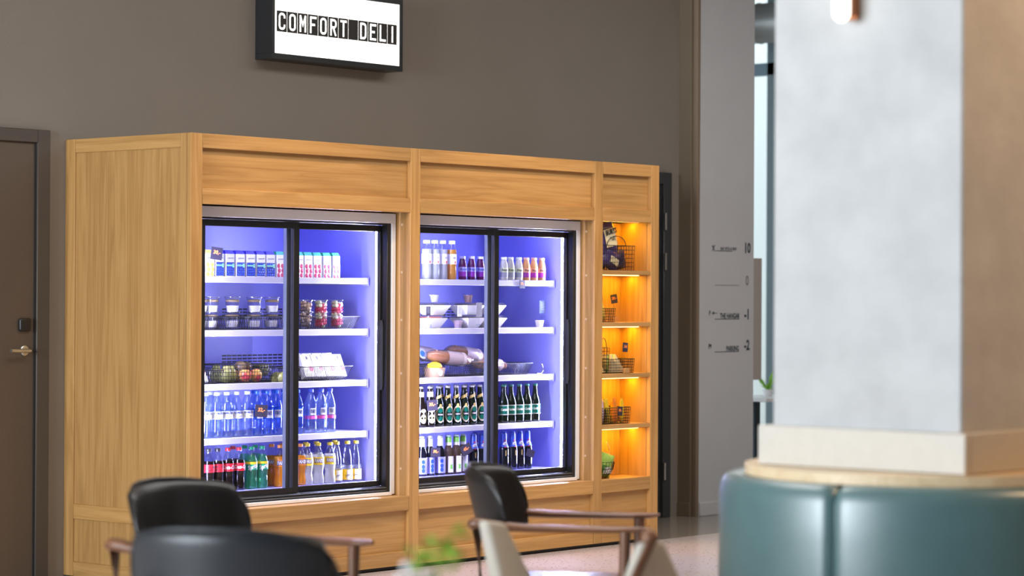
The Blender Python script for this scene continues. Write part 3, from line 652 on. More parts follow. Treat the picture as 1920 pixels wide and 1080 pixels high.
# --- layered yoghurt cups
cupP = [(.027, 0), (.029, .002), (.036, .070), (.0415, .083), (.043, .085)]
cup_w = G().lathe(cupP[:-1], 18).mesh('cup_wall', clear('cup_plastic', (.93, .94, .97), .05, .1), smooth=50)
cup_r = G().lathe([(.0405, .083), (.0430, .083), (.0435, .085), (.0430, .087), (.0400, .087), (.0405, .083)], 18).mesh('rim', clear('cup_rim', (.9, .92, .97), .25, .15))
cup_y = G().lathe([(.0275, .010), (.0330, .042), (0, .043)], 16).mesh('yoghurt', pm('yoghurt', (.85, .83, .86), .6))
cup_g = G().lathe([(.034, .060), (.0360, .070), (.020, .074), (0, .073)], 14).mesh('granola', plain('granola', (.26, .19, .10), .9, var=.6, vscale=160))
def cup(x, y, z, lb, fill=True):
    e = empty('yoghurt_cup', (x, y, z)); tag(e, lb, 'cup', 'layered yoghurt cups')
    link('cup_wall', cup_w, e); link('rim', cup_r, e); link('yoghurt', cup_y, e); link('granola', cup_g, e)
cx = [.400, .472, .614, .765, .889]
for i, x in enumerate(cx):
    cup(x, .37, SZ[1] + .004, 'clear cup of white yoghurt, lower of the %s stack from left' % ORD[i])
    cup(x + .004, .37, SZ[1] + .080, 'clear cup of white yoghurt, upper of the %s stack from left' % ORD[i])
for i, (a, b) in enumerate([(.345, .525), (.535, .665), (.680, .945)]):
    wire_basket('wire_basket', a, b, .288, .50, SZ[1], .068, 'dark wire basket of yoghurt cups, %s of three on second shelf' % ORD[i], .015, .0125)
# --- fruit cups
m_berry = pm('strawberry', (.62, .05, .10), .35); m_melon = pm('melon', (.72, .72, .42), .4); m_grape = pm('dark_grape', (.16, .10, .09), .4)
ch = {}
def chunks(key, mats, n, R0, z0, z1, s):
    g = G(); r = random.Random(key)
    for i in range(n):
        a = 2 * PI * i / n * 3.7; z = z0 + (z1 - z0) * i / n; q = R0 * (.75 + .25 * z / z1) * r.uniform(.72, .95); k = s * r.uniform(.8, 1.2)
        mi = (0 if z < (z1 * .72) else 1) if r.random() < .85 else r.randrange(2)
        g.lathe([(k * .3, -k), (k, -k * .4), (k * .9, k * .5), (0, k * .9)], 7, (q * math.cos(a), q * math.sin(a), z), mi=mi)
    me = g.mesh('fruit_pieces', mats, smooth=50); return me
fc = [chunks(11, [m_berry, m_melon], 34, .030, .012, .078, .010), chunks(12, [m_grape, m_kraft], 34, .030, .012, .078, .010)]
def fruit_cup(x, y, z, k, lb):
    e = empty('fruit_cup', (x, y, z)); tag(e, lb, 'cup', 'fruit cups'); link('cup_wall', cup_w, e); link('rim', cup_r, e)
    o = link('fruit_pieces', fc[k], e); o['kind'] = 'stuff'
for i, (x, k) in enumerate([(1.135, 1), (1.245, 0), (1.365, 0)]):
    nm = 'dark grapes' if k else 'strawberry and melon'
    sfx = '' if k else (', left pair' if i == 1 else ', right pair')
    fruit_cup(x, .37, SZ[1] + .004, k, 'clear cup of %s%s, lower in the basket' % (nm, sfx)); fruit_cup(x, .37, SZ[1] + .066, k, 'clear cup of %s%s, stacked on top' % (nm, sfx))
wire_basket('wire_basket', 1.065, 1.455, .288, .50, SZ[1], .066, 'dark flared wire basket of fruit cups behind the right pane', .035, .0125)
# --- third shelf of the left fridge: packs, fruit, sandwich boxes
wire_basket('wire_basket', .340, .485, .288, .52, SZ[2], .066, 'dark wire basket of white packs at left end, third shelf', .02, .0125)
for i in range(3):
    e = G().box(-.035, .035, -.008, .008, 0, .115).build('white_pack', m_white, None, bevel=.002, loc=(.385 + .018 * i, .33 + .03 * i, SZ[2] + .010)); e.rotation_euler = (-.5, .1, .1)
    tag(e, 'flat white food pack leaning in left basket, %s from the front' % ['first', 'second', 'third'][i], 'pack', 'white packs')
    G().lathe([(.02, 0), (.02, .0006), (0, .0006)], 14).build('sticker', m_rasp, e, loc=(.01, -.0085, .06)).rotation_euler = (PI / 2, 0, 0)
wire_basket('wire_basket', .500, .835, .292, .54, SZ[2], .092, 'dark square mesh basket of loose fruit on third shelf', .012, .0185, 4)
appleP = [(0, .006), (.006, .002), (.018, 0), (.030, .014), (.0335, .033), (.030, .050), (.018, .060), (.006, .058), (0, .052)]
def mottled(name, a, b, sc_=22):
    m, nt, bb = nmat(name); bb.inputs['Roughness'].default_value = .35
    tc = N(nt, 'ShaderNodeTexCoord'); nz = N(nt, 'ShaderNodeTexNoise'); nz.inputs['Scale'].default_value = sc_
    cr = N(nt, 'ShaderNodeValToRGB'); cr.color_ramp.elements[0].color = a + (1,); cr.color_ramp.elements[1].color = b + (1,); cr.color_ramp.elements[0].position = .4; cr.color_ramp.elements[1].position = .6
    nt.links.new(tc.outputs['Object'], nz.inputs['Vector']); nt.links.new(nz.outputs[0], cr.inputs[0]); nt.links.new(cr.outputs[0], bb.inputs['Base Color']); return m
apm = G().lathe(appleP, 20).mesh('body', mottled('apple_skin', (.62, .05, .06), (.80, .55, .12), 18), smooth=60); stm = G().tube([(0, 0, .05), (.002, 0, .066)], .0014, 5).mesh('stem', m_kraft)
pear = G().lathe([(0, .004), (.02, 0), (.034, .02), (.034, .038), (.024, .062), (.016, .08), (.008, .086), (0, .085)], 18).mesh('body', mottled('pear_skin', (.22, .24, .06), (.34, .33, .10), 30), smooth=60)
kiwi = G().lathe([(0, 0), (.014, .004), (.024, .018), (.026, .034), (.022, .05), (.01, .060), (0, .061)], 16).mesh('body', mottled('kiwi_skin', (.16, .10, .05), (.22, .15, .07), 60), smooth=60)
def fruit(name, me, loc, rot, lb, grp):
    e = empty(name, loc); e.rotation_euler = rot; tag(e, lb, name, grp); link('body', me, e); link('stem', stm, e, (0, 0, .0 if me is apm else .02)); return e
zf = SZ[2] + .006
fruit('apple', apm, (.688, .350, zf), (0, 0, 1.2), 'yellow-cheeked apple at front of the mesh basket', 'loose fruit')
fruit('apple', apm, (.775, .355, zf), (.2, .1, 4.0), 'redder apple beside the yellow one in the mesh basket', 'loose fruit')
fruit('apple', apm, (.728, .425, zf), (0, .3, 2.0), 'apple half hidden behind the two front ones', 'loose fruit')
fruit('pear', pear, (.555, .365, zf), (.1, .2, 0), 'olive green pear, leftmost in the mesh basket', 'loose fruit')
fruit('pear', pear, (.618, .385, zf), (0, -.25, 1), 'olive green pear next to the yellow apple', 'loose fruit')
fruit('pear', pear, (.585, .455, zf), (.1, 0, 2), 'olive green pear at the back of the mesh basket', 'loose fruit')
fruit('kiwi', kiwi, (.66, .40, zf + .072), (1.4, .2, .5), 'brown kiwi resting on top of the pears', 'loose fruit')
fruit('kiwi', kiwi, (.745, .42, zf + .066), (1.4, .2, 1.9), 'brown kiwi resting on top of the apples', 'loose fruit')
wire_basket('wire_basket', .850, 1.020, .292, .54, SZ[2], .075, 'dark wire basket of green fruit behind the door stile', .02, .0125)
for i, (x, y, z) in enumerate([(.895, .36, 0), (.955, .37, 0), (.925, .43, .045)]):
    fruit('pear', pear, (x, y, zf + z), (1.2, .3 * i, 1.7 * i), 'yellow-green pear behind the door stile, %s' % ['left of two below', 'right of two below', 'topmost'][i], 'loose fruit')
wire_basket('wire_basket', 1.052, 1.400, .285, .50, SZ[2], .074, 'dark flared wire basket of white sandwich boxes', .035, .0125)
tsb = text('B', .018, m_black, 0, 1.2, .002); tsm = text('. . |', .012, m_black, 0, .9, .0006)
sbx = G().hexa([(-.037, -.010, 0), (.037, -.010, 0), (.037, .028, 0), (-.037, .028, 0), (-.037, -.010, .125), (.037, -.010, .125), (.037, -.004, .125), (-.037, -.004, .125)]).mesh('body', m_white, .0015)
stk = G().lathe([(.016, 0), (.016, .0006), (0, .0006)], 12).mesh('sticker', m_rasp)
for j in range(2):
    for i in range(4):
        e = empty('sandwich_box', (1.118 + i * .0765 - .012 * j, .318 + .055 * j, SZ[2] + .018 + .006 * j)); e.rotation_euler = (-.42, 0, 0)
        tag(e, 'white sandwich box, %s from left in the %s row of its basket' % (ORD[i], 'front' if not j else 'back'), 'box', 'white sandwich boxes')
        b = link('body', sbx, e); link('lettering', tsb, b, (.006, -.0102, .105)); link('lettering', tsm, b, (.006, -.0102, .08)); link('sticker', stk, e, (.018, -.0103, .045), (PI / 2, 0, 0))
# --- second shelf of the right fridge: salad bowls
def tray(w0, w1, h): return G().hexa([(-w0, -w0, 0), (w0, -w0, 0), (w0, w0, 0), (-w0, w0, 0), (-w1, -w1, h), (w1, -w1, h), (w1, w1, h), (-w1, w1, h)]).mesh('body', m_white, .004, seg=2)
tr_b = tray(.042, .074, .056); tr_l = G().hexa([(-.073, -.073, .056), (.073, -.073, .056), (.073, .073, .056), (-.073, .073, .056), (-.060, -.060, .070), (.060, -.060, .070), (.060, .060, .070), (-.060, .060, .070)]).mesh('lid', clear('lid_plastic', (.92, .93, .96), .08, .1), .002)
tr_f = [G().hexa([(-.06, -.06, .05), (.06, -.06, .05), (.06, .06, .05), (-.06, .06, .05), (-.045, -.045, .064), (.045, -.045, .064), (.045, .045, .064), (-.045, .045, .064)]).mesh('salad', plain(n_, c, .6, var=.7, vscale=90), .003) for n_, c in (('tomato_salad', (.40, .10, .06)), ('dark_salad', (.10, .09, .07)))]
def salad(x, y, z, k, lb):
    e = empty('salad_bowl', (x, y, z), .0); tag(e, lb, 'bowl', 'white salad bowls'); link('body', tr_b, e); link('lid', tr_l, e); link('salad', tr_f[k], e)
for i, x in enumerate([.545, .860, 1.045]):
    salad(F2 + x, .365, SZ[1], 0 if i == 0 else 1, 'white square salad bowl, lower of the %s stack from left' % ORD[i])
    salad(F2 + x + (.03 if i == 0 else -.005), .368, SZ[1] + .071, 1, 'white square salad bowl, upper of the %s stack from left' % ORD[i])
potP = [(.018, 0), (.019, .002), (.025, .036), (.027, .038), (.027, .041), (.024, .041), (.022, .03), (0, .03)]
def pot(x, y, z, mat, lb): 
    e = empty('sauce_cup', (x, y, z)); tag(e, lb, 'cup', 'small sauce cups'); G().lathe(potP, 16).build('body', mat, e); G().lathe([(.0285, .041), (.0285, .044), (0, .045)], 16).build('lid', MATS['lid_plastic'], e)
pot(F2 + .585, .365, SZ[1] + .142, pm('grey_cup', (.55, .55, .58)), 'grey sauce cup on top of the left salad bowls')
pot(F2 + .865, .365, SZ[1] + .142, pm('mauve_cup', (.32, .20, .20)), 'mauve brown sauce cup on top of the middle salad bowls')
pot(F2 + .742, .33, SZ[1], pm('rose_cup', (.45, .32, .36)), 'rosy sauce cup between the two salad stacks')
pot(F2 + 1.430, .320, SZ[1], pm('ivory_cup', (.75, .72, .74)), 'ivory cup standing alone behind the right pane')
def info_card(x, z, w, h, base, y, lb, m):
    e = empty('info_card', (x, y, base)); tag(e, lb, 'price card'); G().box(-w / 2, w / 2, -.001, .001, z - base - h / 2, z - base + h / 2).build('card', m, e)
    G().tube([(0, .002, 0), (0, .002, z - base - h / 2 + .01)], .0014, 6).build('stand', m_pet, e); G().box(-.016, .016, -.01, .01, 0, .022).build('foot', m_pet, e)
    g = G()
    for k in range(6): g.box(-w * .32, w * (.2 + .12 * (k % 2)), -.0016, -.001, z - base + h * (.34 - .11 * k), z - base + h * (.37 - .11 * k))
    g.build('fine_print', m_grey, e)
slc = pm('slate_blue_card', (.035, .055, .10), .8)
info_card(F2 + 1.455, 1.368, .054, .072, SZ[1] + .047, .320, 'slate blue information card on a stick in the ivory cup', slc)
info_card(F2 + .700, 1.345, .036, .062, SZ[1], .280, 'pale small card on a stand between salad stacks', m_pale)
info_card(F2 + .860, 1.352, .046, .080, SZ[1], .278, 'grey card on a stand before the middle salad bowls', pm('grey_card', (.22, .21, .24), .6))
info_card(F2 + .445, 1.345, .034, .050, SZ[1], .280, 'dark card on a stand before the left salad bowls', m_card)
# --- third shelf of the right fridge: baguettes
m_bread = plain('bread_crust', (.46, .19, .07), .6, var=.35, vscale=40); m_film = clear('bag_film', (.90, .88, .92), .10, .15, (.75, .68, .75), .07)
def baguette(x, y, z, ln, r, yaw, tilt, lb, paper=True):
    e = empty('baguette', (x, y, z)); e.rotation_euler = (0, tilt, yaw); tag(e, lb, 'bread', 'wrapped baguettes')
    pr = [(.0001, -ln / 2), (r * .55, -ln / 2 + .012), (r * .9, -ln * .32), (r, 0), (r * .92, ln * .3), (r * .55, ln / 2 - .012), (.0001, ln / 2)]
    b = G().lathe(pr, 16).build('loaf', m_bread, e, smooth=70); b.rotation_euler = (0, PI / 2, 0)
    g = G()
    for k in range(5): g.tube([(-ln * .36 + k * ln * .17, -r * .5, r * .86), (-ln * .30 + k * ln * .17, r * .4, r * .92)], .004, 5)
    g.build('scored_cuts', m_kraft, e)
    if paper:
        q = G().grid(lambda u, v: ((-.12 + .42 * u) * ln, -(r * 1.10) * math.cos(-1.3 + 2.9 * v), (r * 1.10) * math.sin(-1.3 + 2.9 * v)), 6, 12).build('paper_sleeve', pm('pink_white_sleeve', (.72, .60, .62), .5), e)
    f = G().lathe([(r * .35, -ln * .56), (r * .9, -ln * .42), (r * 1.16, -ln * .1), (r * 1.16, ln * .2), (r * .7, ln * .46), (r * .15, ln * .56), (r * .5, ln * .64)], 14).build('film', m_film, e, smooth=60); f.rotation_euler = (0, PI / 2, 0)
    return e
zb = SZ[2]
wire_basket('wire_basket', F2 + .330, F2 + .452, .288, .52, zb, .066, 'dark wire basket at left end of third shelf, right fridge', .02, .0125)
bag('snack_bag', (F2 + .40, .35, zb + .015), (-.3, .2, 0), .10, .13, .045, m_white, 'white bag standing in left basket of the right fridge', 'bag', 'bags')
wire_basket('wire_basket', F2 + .625, F2 + .965, .288, .54, zb, .066, 'dark wire basket of baguettes behind the left pane', .03, .0125)
wire_basket('wire_basket', F2 + 1.010, F2 + 1.335, .288, .54, zb, .066, 'dark wire basket behind the right pane, nearly empty', .03, .0125)
baguette(F2 + .690, .345, zb + .103, .36, .036, .02, .10, 'front wrapped baguette with white paper sleeve')
baguette(F2 + .560, .440, zb + .130, .32, .034, -.15, .16, 'wrapped baguette at the left behind the front one')
baguette(F2 + .900, .410, zb + .118, .34, .040, .08, .13, 'dark wrapped baguette at the right of the basket')
baguette(F2 + 1.090, .400, zb + .060, .30, .030, .05, .06, 'low baguette lying in the nearly empty basket', True)
kb = empty('kraft_bowl', (F2 + .545, .325, zb)); tag(kb, 'round kraft paper bowl with a round sticker under baguettes', 'bowl')
G().lathe([(.050, 0), (.052, .002), (.060, .050), (.061, .052), (.056, .052), (.05, .046), (0, .046)], 22).build('body', m_kraft, kb)
G().lathe([(.019, 0), (.019, .0007), (0, .0007)], 16).build('sticker', m_pale, kb, loc=(-.012, -.0568, .026)).rotation_euler = (PI / 2, 0, .0)
yl = G().lathe([(.040, 0), (.044, .012), (.034, .026), (.012, .036), (0, .037)], 16).build('yellow_fruit', plain('mango_yellow', (.80, .52, .02), .4), None, loc=(F2 + .545, .325, zb + .048)); tag(yl, 'bright yellow fruit half in the kraft bowl', 'fruit')
lbg = G().lathe([(.030, 0), (.030, .0012), (0, .0012)], 20).build('round_sticker', m_pale, None, loc=(F2 + .520, .392, zb + .128)); lbg.rotation_euler = (PI / 2 - .3, 0, 0); tag(lbg, 'round white sticker on the left baguette bag', 'sticker')
G().lathe([(.018, 0), (.018, .0016), (0, .0016)], 16).build('blue_print', m_cblue, lbg)
cw = empty('cord_tag', (F2 + .968, .29, zb + .06)); tag(cw, 'silver tag with curled wire above the basket rim', 'price card')
tg = G().box(-.02, .02, -.0008, .0008, 0, .05).build('card', m_pale, cw, loc=(-.012, 0, .062)); tg.rotation_euler = (0, -.35, .2)
G().tube([(0, 0, .068), (-.012, 0, .05), (-.028, 0, .035), (-.034, 0, .02), (-.040, -.002, .004)], .0018, 6).build('wire', m_pale, cw)
c2 = empty('clip_wire', (F2 + 1.43, .30, zb)); tag(c2, 'curved silver card clip without a card, right fridge', 'clip')
G().tube([(-.04, 0, .003), (0, 0, .006), (.014, 0, .022), (.010, 0, .042), (0, 0, .060)], .0016, 6).build('wire', m_pale, c2); G().box(-.05, -.03, -.01, .01, 0, .006).build('foot', m_pet, c2)

# ------------------------------------------------------------------ lit niche: snacks
YN = .115
def nbasket(x0, x1, z, h, lb, rows=3, y0=.045, y1=.19, handles=False, fl=.006, pitch=.02): return wire_basket('wire_basket', x0, x1, y0, y1, z, h, lb, fl, pitch, rows, .0017, handles, 'wire baskets in the niche')
m_chips = pm('violet_crisp_bag', (.085, .06, .20), .28); m_chipd = pm('dark_crisp_bag', (.05, .03, .06), .25); m_cream = pm('cream_panel', (.80, .70, .45), .5)
nbasket(3.155, 3.500, NZ[0], .145, 'tall black mesh basket of crisp bags on the top niche shelf', 5, handles=True)
tbu = text('BURTS', .040, m_black, 0, .85, .0018); tbs = text('SEA SALT\n. 150 g', .016, m_black, 0, .9, .0004)
e = bag('crisp_bag', (3.315, .088, NZ[0] + .078), (-.06, -.22, 0), .165, .20, .06, m_chips, 'violet crisp bag with cream label standing up in basket', 'bag', 'crisp bags', 3, (-.045, .065, .06, .165, m_cream), (tbu, (.010, -.040, .145)))
link('lettering', tbs, e.children[1], (.015, -.041, .105))
bag('crisp_bag', (3.300, .085, NZ[0] + .010), (0, .35, .1), .17, .12, .055, m_chips, 'violet crisp bag lying at the middle of the tall basket', 'bag', 'crisp bags', 4, (-.04, .05, .03, .07, m_cream))
bag('crisp_bag', (3.400, .095, NZ[0] + .006), (0, -.15, -.1), .15, .11, .05, m_chipd, 'dark crisp bag at the lower right of the tall basket', 'bag', 'crisp bags', 5)
bag('crisp_bag', (3.235, .130, NZ[0] + .006), (0, .5, 0), .14, .13, .05, m_chipd, 'dark crisp bag at the left of the tall basket', 'bag', 'crisp bags', 6)
bag('crisp_bag', (3.415, .145, NZ[0] + .070), (0, -.5, 0), .13, .12, .04, pm('white_violet_bag', (.50, .46, .52), .3), 'pale crisp bag behind the violet one', 'bag', 'crisp bags', 7)
# second shelf
m_ybag = plain('yellow_snack_bag', (.78, .50, .08), .35, var=.5, vscale=90); m_wbag = plain('cream_snack_bag', (.80, .68, .40), .35, var=.4, vscale=90)
nbasket(3.155, 3.320, NZ[1], .080, 'small black mesh basket of nut bags on second niche shelf', 4, pitch=.0145)
bag('nut_bag', (3.235, .10, NZ[1] + .006), (-.1, -.15, 0), .13, .12, .05, m_ybag, 'yellow nut bag in the small niche basket', 'bag', 'nut bags', 8)
bag('nut_bag', (3.215, .155, NZ[1] + .02), (-.1, -.35, 0), .11, .13, .04, m_wbag, 'cream nut bag behind the yellow one in the small basket', 'bag', 'nut bags', 9)
price_card(3.452, .16, NZ[1] + .135, .046, .052, '20,-', 'tilted dark price card reading 20 above a wooden block', -.16, -.3, base=NZ[1] + .03)
wb = G().box(-.022, .022, -.014, .014, 0, .03).build('card_block', oak_x, None, bevel=.002, loc=(3.452, .162, NZ[1])); tag(wb, 'small wooden card block on the second niche shelf', 'block')
# third shelf
m_sand = plain('sandwich_bread', (.80, .66, .40), .7, var=.2, vscale=60)
nbasket(3.155, 3.268, NZ[2], .150, 'tall narrow black mesh basket at left of third niche shelf', 6, handles=True)
nbasket(3.275, 3.500, NZ[2], .082, 'low black mesh basket of sandwich wedges on third niche shelf', 4, pitch=.0145)
def wedge(x, y, z, yaw, tilt, lb, k):
    e = empty('sandwich_wedge', (x, y, z)); e.rotation_euler = (0, tilt, yaw); tag(e, lb, 'sandwich', 'sandwich wedges')
    for j, (a, b, m) in enumerate(((-.028, -.010, m_sand), (-.010, -.003, m_lgreen), (-.003, .006, m_white), (.006, .026, m_sand))):
        G().prism([(-.055, 0), (.055, 0), (-.045, .105)], a, b).build(['bread_slice', 'lettuce', 'cheese', 'bread_slice'][j], m, e, bevel=.001)
wedge(3.335, .085, NZ[2] + .006, .1, .0, 'white sandwich wedge, left front of the low basket', 0)
wedge(3.405, .105, NZ[2] + .006, .05, .0, 'white sandwich wedge, middle of the low basket', 1)
wedge(3.350, .155, NZ[2] + .006, .1, .0, 'white sandwich wedge, back left of the low basket', 2)
wedge(3.213, .10, NZ[2] + .006, .2, .0, 'sandwich wedge in the tall narrow basket, lower one', 3); wedge(3.215, .15, NZ[2] + .03, 0, .1, 'sandwich wedge in the tall narrow basket, upper one', 4)
price_card(3.420, .05, NZ[2] + .150, .036, .054, '36', 'dark price card on a stick over sandwich wedges', .08, -.3, base=NZ[2])
wb = G().box(-.024, .024, -.008, .008, 0, .03).build('card_block', oak_x, None, bevel=.002, loc=(3.392, .020, NZ[2])); tag(wb, 'small wooden card block before the sandwich basket', 'block')
# fourth shelf
nbasket(3.275, 3.465, NZ[3], .095, 'black mesh basket of yellow bars on fourth niche shelf', 5, pitch=.0145); nbasket(3.155, 3.270, NZ[3], .095, 'black mesh basket of lilac bars on fourth niche shelf', 5, pitch=.0145)
m_ybar = plain('yellow_bar_wrap', (.82, .55, .03), .3, var=.3, vscale=60); m_lbar = plain('lilac_bar_wrap', (.62, .48, .62), .3, var=.2, vscale=60)
for i in range(5): bag('snack_bar', (3.305 + .033 * i, .085 + .04 * (i % 2), NZ[3] + .006), (-.05, .05 * (i - 2), .1 * i), .040, .142 - .012 * (i % 2), .022, m_ybar if i != 2 else m_or, ('yellow' if i != 2 else 'orange') + ' wrapped snack bar, %s in its basket' % ORD[i], 'snack bar', 'snack bars', 20 + i)
for i in range(3): bag('snack_bar', (3.185 + .03 * i, .085 + .04 * (i % 2), NZ[3] + .006), (-.05, .06 * (i - 1), .1 * i), .040, .138, .022, m_lbar, 'lilac wrapped snack bar, %s of three' % ORD[i], 'snack bar', 'snack bars', 30 + i)
price_card(3.362, .040, NZ[3] + .075, .040, .050, '38,-', 'brown price card reading 38 on the yellow bar basket', 0, 0)
# bottom of the niche: round wire bowl
rb = empty('round_wire_basket', (3.262, .122, ZB1)); tag(rb, 'round black wire bowl of green bags at niche bottom', 'basket')
g = G()
prof = [(.045, .002), (.070, .025), (.088, .055), (.096, .095)]
for i in range(26):
    a = 2 * PI * i / 26; g.tube([(r * math.cos(a), r * math.sin(a), z) for r, z in prof], .0016, 3)
for r, z in prof: g.tube([(r * math.cos(2 * PI * i / 24), r * math.sin(2 * PI * i / 24), z) for i in range(24)], .0018, 3, closed=True)
w = g.build('wires', wirem, rb, smooth=0); w['kind'] = 'stuff'
G().tube([(.096 * math.cos(.2), .096 * math.sin(.2) - .02, .095), (.108, 0, .13), (.105, 0, .165), (.088, 0, .195), (.080, 0, .205)], .0035, 6).build('handle', plain('pale_handle', (.75, .62, .42), .5), rb)
m_gbag = plain('green_snack_bag', (.30, .50, .10), .35, var=.4, vscale=50); twi = text('WILD\nFOREST', .024, m_white, .1, .9, .0014, rot=.25)
bag('gummy_bag', (3.255, .085, ZB1 + .012), (.12, .25, 0), .13, .135, .04, m_gbag, 'light green sweet bag at front of the round bowl', 'bag', 'sweet bags', 41, (-.045, .045, .02, .065, pm('deep_green_panel', (.06, .22, .04), .4)), (twi, (0, -.028, .04)))
bag('gummy_bag', (3.225, .145, ZB1 + .03), (.05, -.2, 0), .10, .15, .035, plain('peach_bag', (.72, .50, .32), .4, var=.3), 'peach coloured bag rising at the left of the round bowl', 'bag', 'sweet bags', 42)
bag('gummy_bag', (3.315, .140, ZB1 + .03), (.05, .45, 0), .09, .13, .03, plain('orange_red_bag', (.70, .22, .05), .4, var=.3), 'orange red bag at the right of the round bowl', 'bag', 'sweet bags', 43)

# ------------------------------------------------------------------ light box sign
def ribbon_letter(c, w, h, t):
    """condensed sans capital drawn as flat strokes of width t in a w by h cell centred on the origin"""
    a, b, q = w / 2 - t / 2, h / 2 - t / 2, .016
    def arc(cx, cz, r, a0, a1, n=7): return [(cx + r * math.cos(math.radians(a0 + (a1 - a0) * k / n)), cz + r * math.sin(math.radians(a0 + (a1 - a0) * k / n))) for k in range(n + 1)]
    top = arc(a - q, b - q, q, 0, 90) + arc(-a + q, b - q, q, 90, 180); bot = arc(-a + q, -b + q, q, 180, 270) + arc(a - q, -b + q, q, 270, 360)
    S = {'C': [[(a, b * .42)] + top + bot + [(a, -b * .42)]], 'O': [top + bot + [(a, b - q)]],
         'M': [[(-a, -b - t / 2), (-a, b + t / 2)], [(-a, b), (0, -b * .15), (a, b)], [(a, b + t / 2), (a, -b - t / 2)]],
         'F': [[(-a, -b - t / 2), (-a, b + t / 2)], [(-a, b), (a + t / 2, b)], [(-a, .001), (a * .8, .001)]],
         'R': [[(-a, -b - t / 2), (-a, b + t / 2)], [(-a, b)] + arc(a - q, b - q, q, 90, 0) + arc(a - q, q, q, 0, -90) + [(-a, 0)], [(-.002, 0), (a, -b - t / 2)]],
         'T': [[(0, -b - t / 2), (0, b)], [(-a - t / 2, b), (a + t / 2, b)]], 'D': [[(-a, -b - t / 2), (-a, b + t / 2)], [(-a, b)] + arc(a - q, b - q, q, 90, 0) + arc(a - q, -b + q, q, 0, -90) + [(-a, -b)]],
         'E': [[(-a, -b - t / 2), (-a, b + t / 2)], [(-a, b), (a + t / 2, b)], [(-a, .001), (a * .8, .001)], [(-a, -b), (a + t / 2, -b)]],
         'L': [[(-a, b + t / 2), (-a, -b - t / 2)], [(-a, -b), (a + t / 2, -b)]], 'I': [[(0, -b - t / 2), (0, b + t / 2)]]}[c]
    g = G()
    for st in S:
        P = [Vector((x, 0, z)) for x, z in st]; v = []
        for i, p in enumerate(P):
            d0 = (P[i] - P[i - 1]).normalized() if i else None; d1 = (P[i + 1] - P[i]).normalized() if i < len(P) - 1 else None
            d = ((d0 or d1) + (d1 or d0)); d = d.normalized() if d.length > .2 else (d1 or d0)
            nrm = Vector((-d.z, 0, d.x)); k = 1 / max(.45, abs(d.dot(d1 or d0)))
            v += [p + nrm * t / 2 * k, p - nrm * t / 2 * k]
        g.add(v, [(2 * i, 2 * i + 1, 2 * i + 3, 2 * i + 2) for i in range(len(P) - 1)])
    return g
sg = empty('lightbox_sign', (1.297, WY, 2.70)); tag(sg, 'black light box sign reading COMFORT DELI above the cabinet', 'sign')
SX0, SX1, SZ0, SZ1, SYF = 0, 1.023, 0, .408, .80 - WY
G().box(SX0, SX1, SYF, 0, SZ0, .030).box(SX0, SX1, SYF, 0, SZ1 - .03, SZ1).box(SX0, .020, SYF, 0, .03, SZ1 - .03).box(SX1 - .026, SX1, SYF, 0, .03, SZ1 - .03).build('casing', darkp, sg, bevel=.001)
G().box(.020, SX1 - .026, SYF + .004, -.03, .030, SZ1 - .03).build('light_panel', signface, sg)
letterm = emit('letter_glow', (1.0, .97, .9), 1.5)
x0, x1 = .036, .978; pw = (x1 - x0) / 12
for i, chx in enumerate('COMFORT DELI'):
    xa = x0 + i * pw
    t = G().box(xa, xa + pw - .006, SYF + .0005, SYF + .004, .148, .2030).box(xa, xa + pw - .006, SYF + .0005, SYF + .004, .2042, .260).box(xa + .004, xa + pw - .010, SYF + .001, SYF + .004, .203, .2042).build('flap_tile', tileb, sg)
    if chx != ' ': ribbon_letter(chx, .050, .092, .0125).build('lettering', letterm, t, smooth=0, loc=(xa + pw / 2 - .003, SYF + .0001, .204))
    G().box(xa, xa + pw - .006, SYF - .0008, SYF - .0002, .2028, .2044).build('flap_gap', tileb, t)

# ------------------------------------------------------------------ lettering on the pier
dr = empty('level_directory', (5.45, .80, 1.1)); tag(dr, 'navy lettered floor directory printed on the grey pier', 'sign')
def dt(s, size, px, z, m=ink, xs=.72, bold=.0015, nm='lettering', align='CENTER'): link(nm, text(s, size, m, 0, xs, bold, align=align), dr, (px - 5.45, -.0006, z - 1.1))
for s, z, m in (('10', 1.758, ink), ('0', 1.540, greyink), ('-1', 1.315, ink), ('-2', 1.109, ink)): dt(s, .094, 5.688, z, m, .80, .0034 if m is ink else .002, 'level_number')
def dl(xa, xb, z, m=ink): G().box(xa - 5.45, xb - 5.45, -.0009, -.0001, z - 1.1 - .0022, z - 1.1 + .0022).build('rule', m, dr)
dl(5.335, 5.52, 1.737); dl(5.325, 5.60, 1.510, greyink); dl(5.325, 5.60, 1.286); dl(5.325, 5.60, 1.070)
dt('BAR WITH A VIEW', .028, 5.475, 1.751, xs=.78, bold=.0006); dt('THE HANGAR', .047, 5.492, 1.306, xs=.74); dt('PARKING', .046, 5.525, 1.090, xs=.74)
dt('P', .044, 5.268, 1.325, xs=.8); dt('P9', .044, 5.272, 1.106, xs=.74)
g = G(); g.tube([(-.158, -.001, .670), (-.128, -.001, .632)], .003, 4).tube([(-.128, -.001, .674), (-.158, -.001, .634)], .0022, 4).tube([(-.150, -.001, .668), (-.136, -.001, .668)], .002, 4); g.build('aeroplane_symbol', ink, dr)
g = G(); g.tube([(-.158, -.001, .226), (-.098, -.001, .226)], .0022, 4).tube([(-.150, -.001, .233), (-.138, -.001, .226), (-.150, -.001, .219)], .002, 4).tube([(-.142, -.001, .236), (-.130, -.001, .226), (-.142, -.001, .216)], .002, 4); g.build('arrow_symbol', ink, dr)

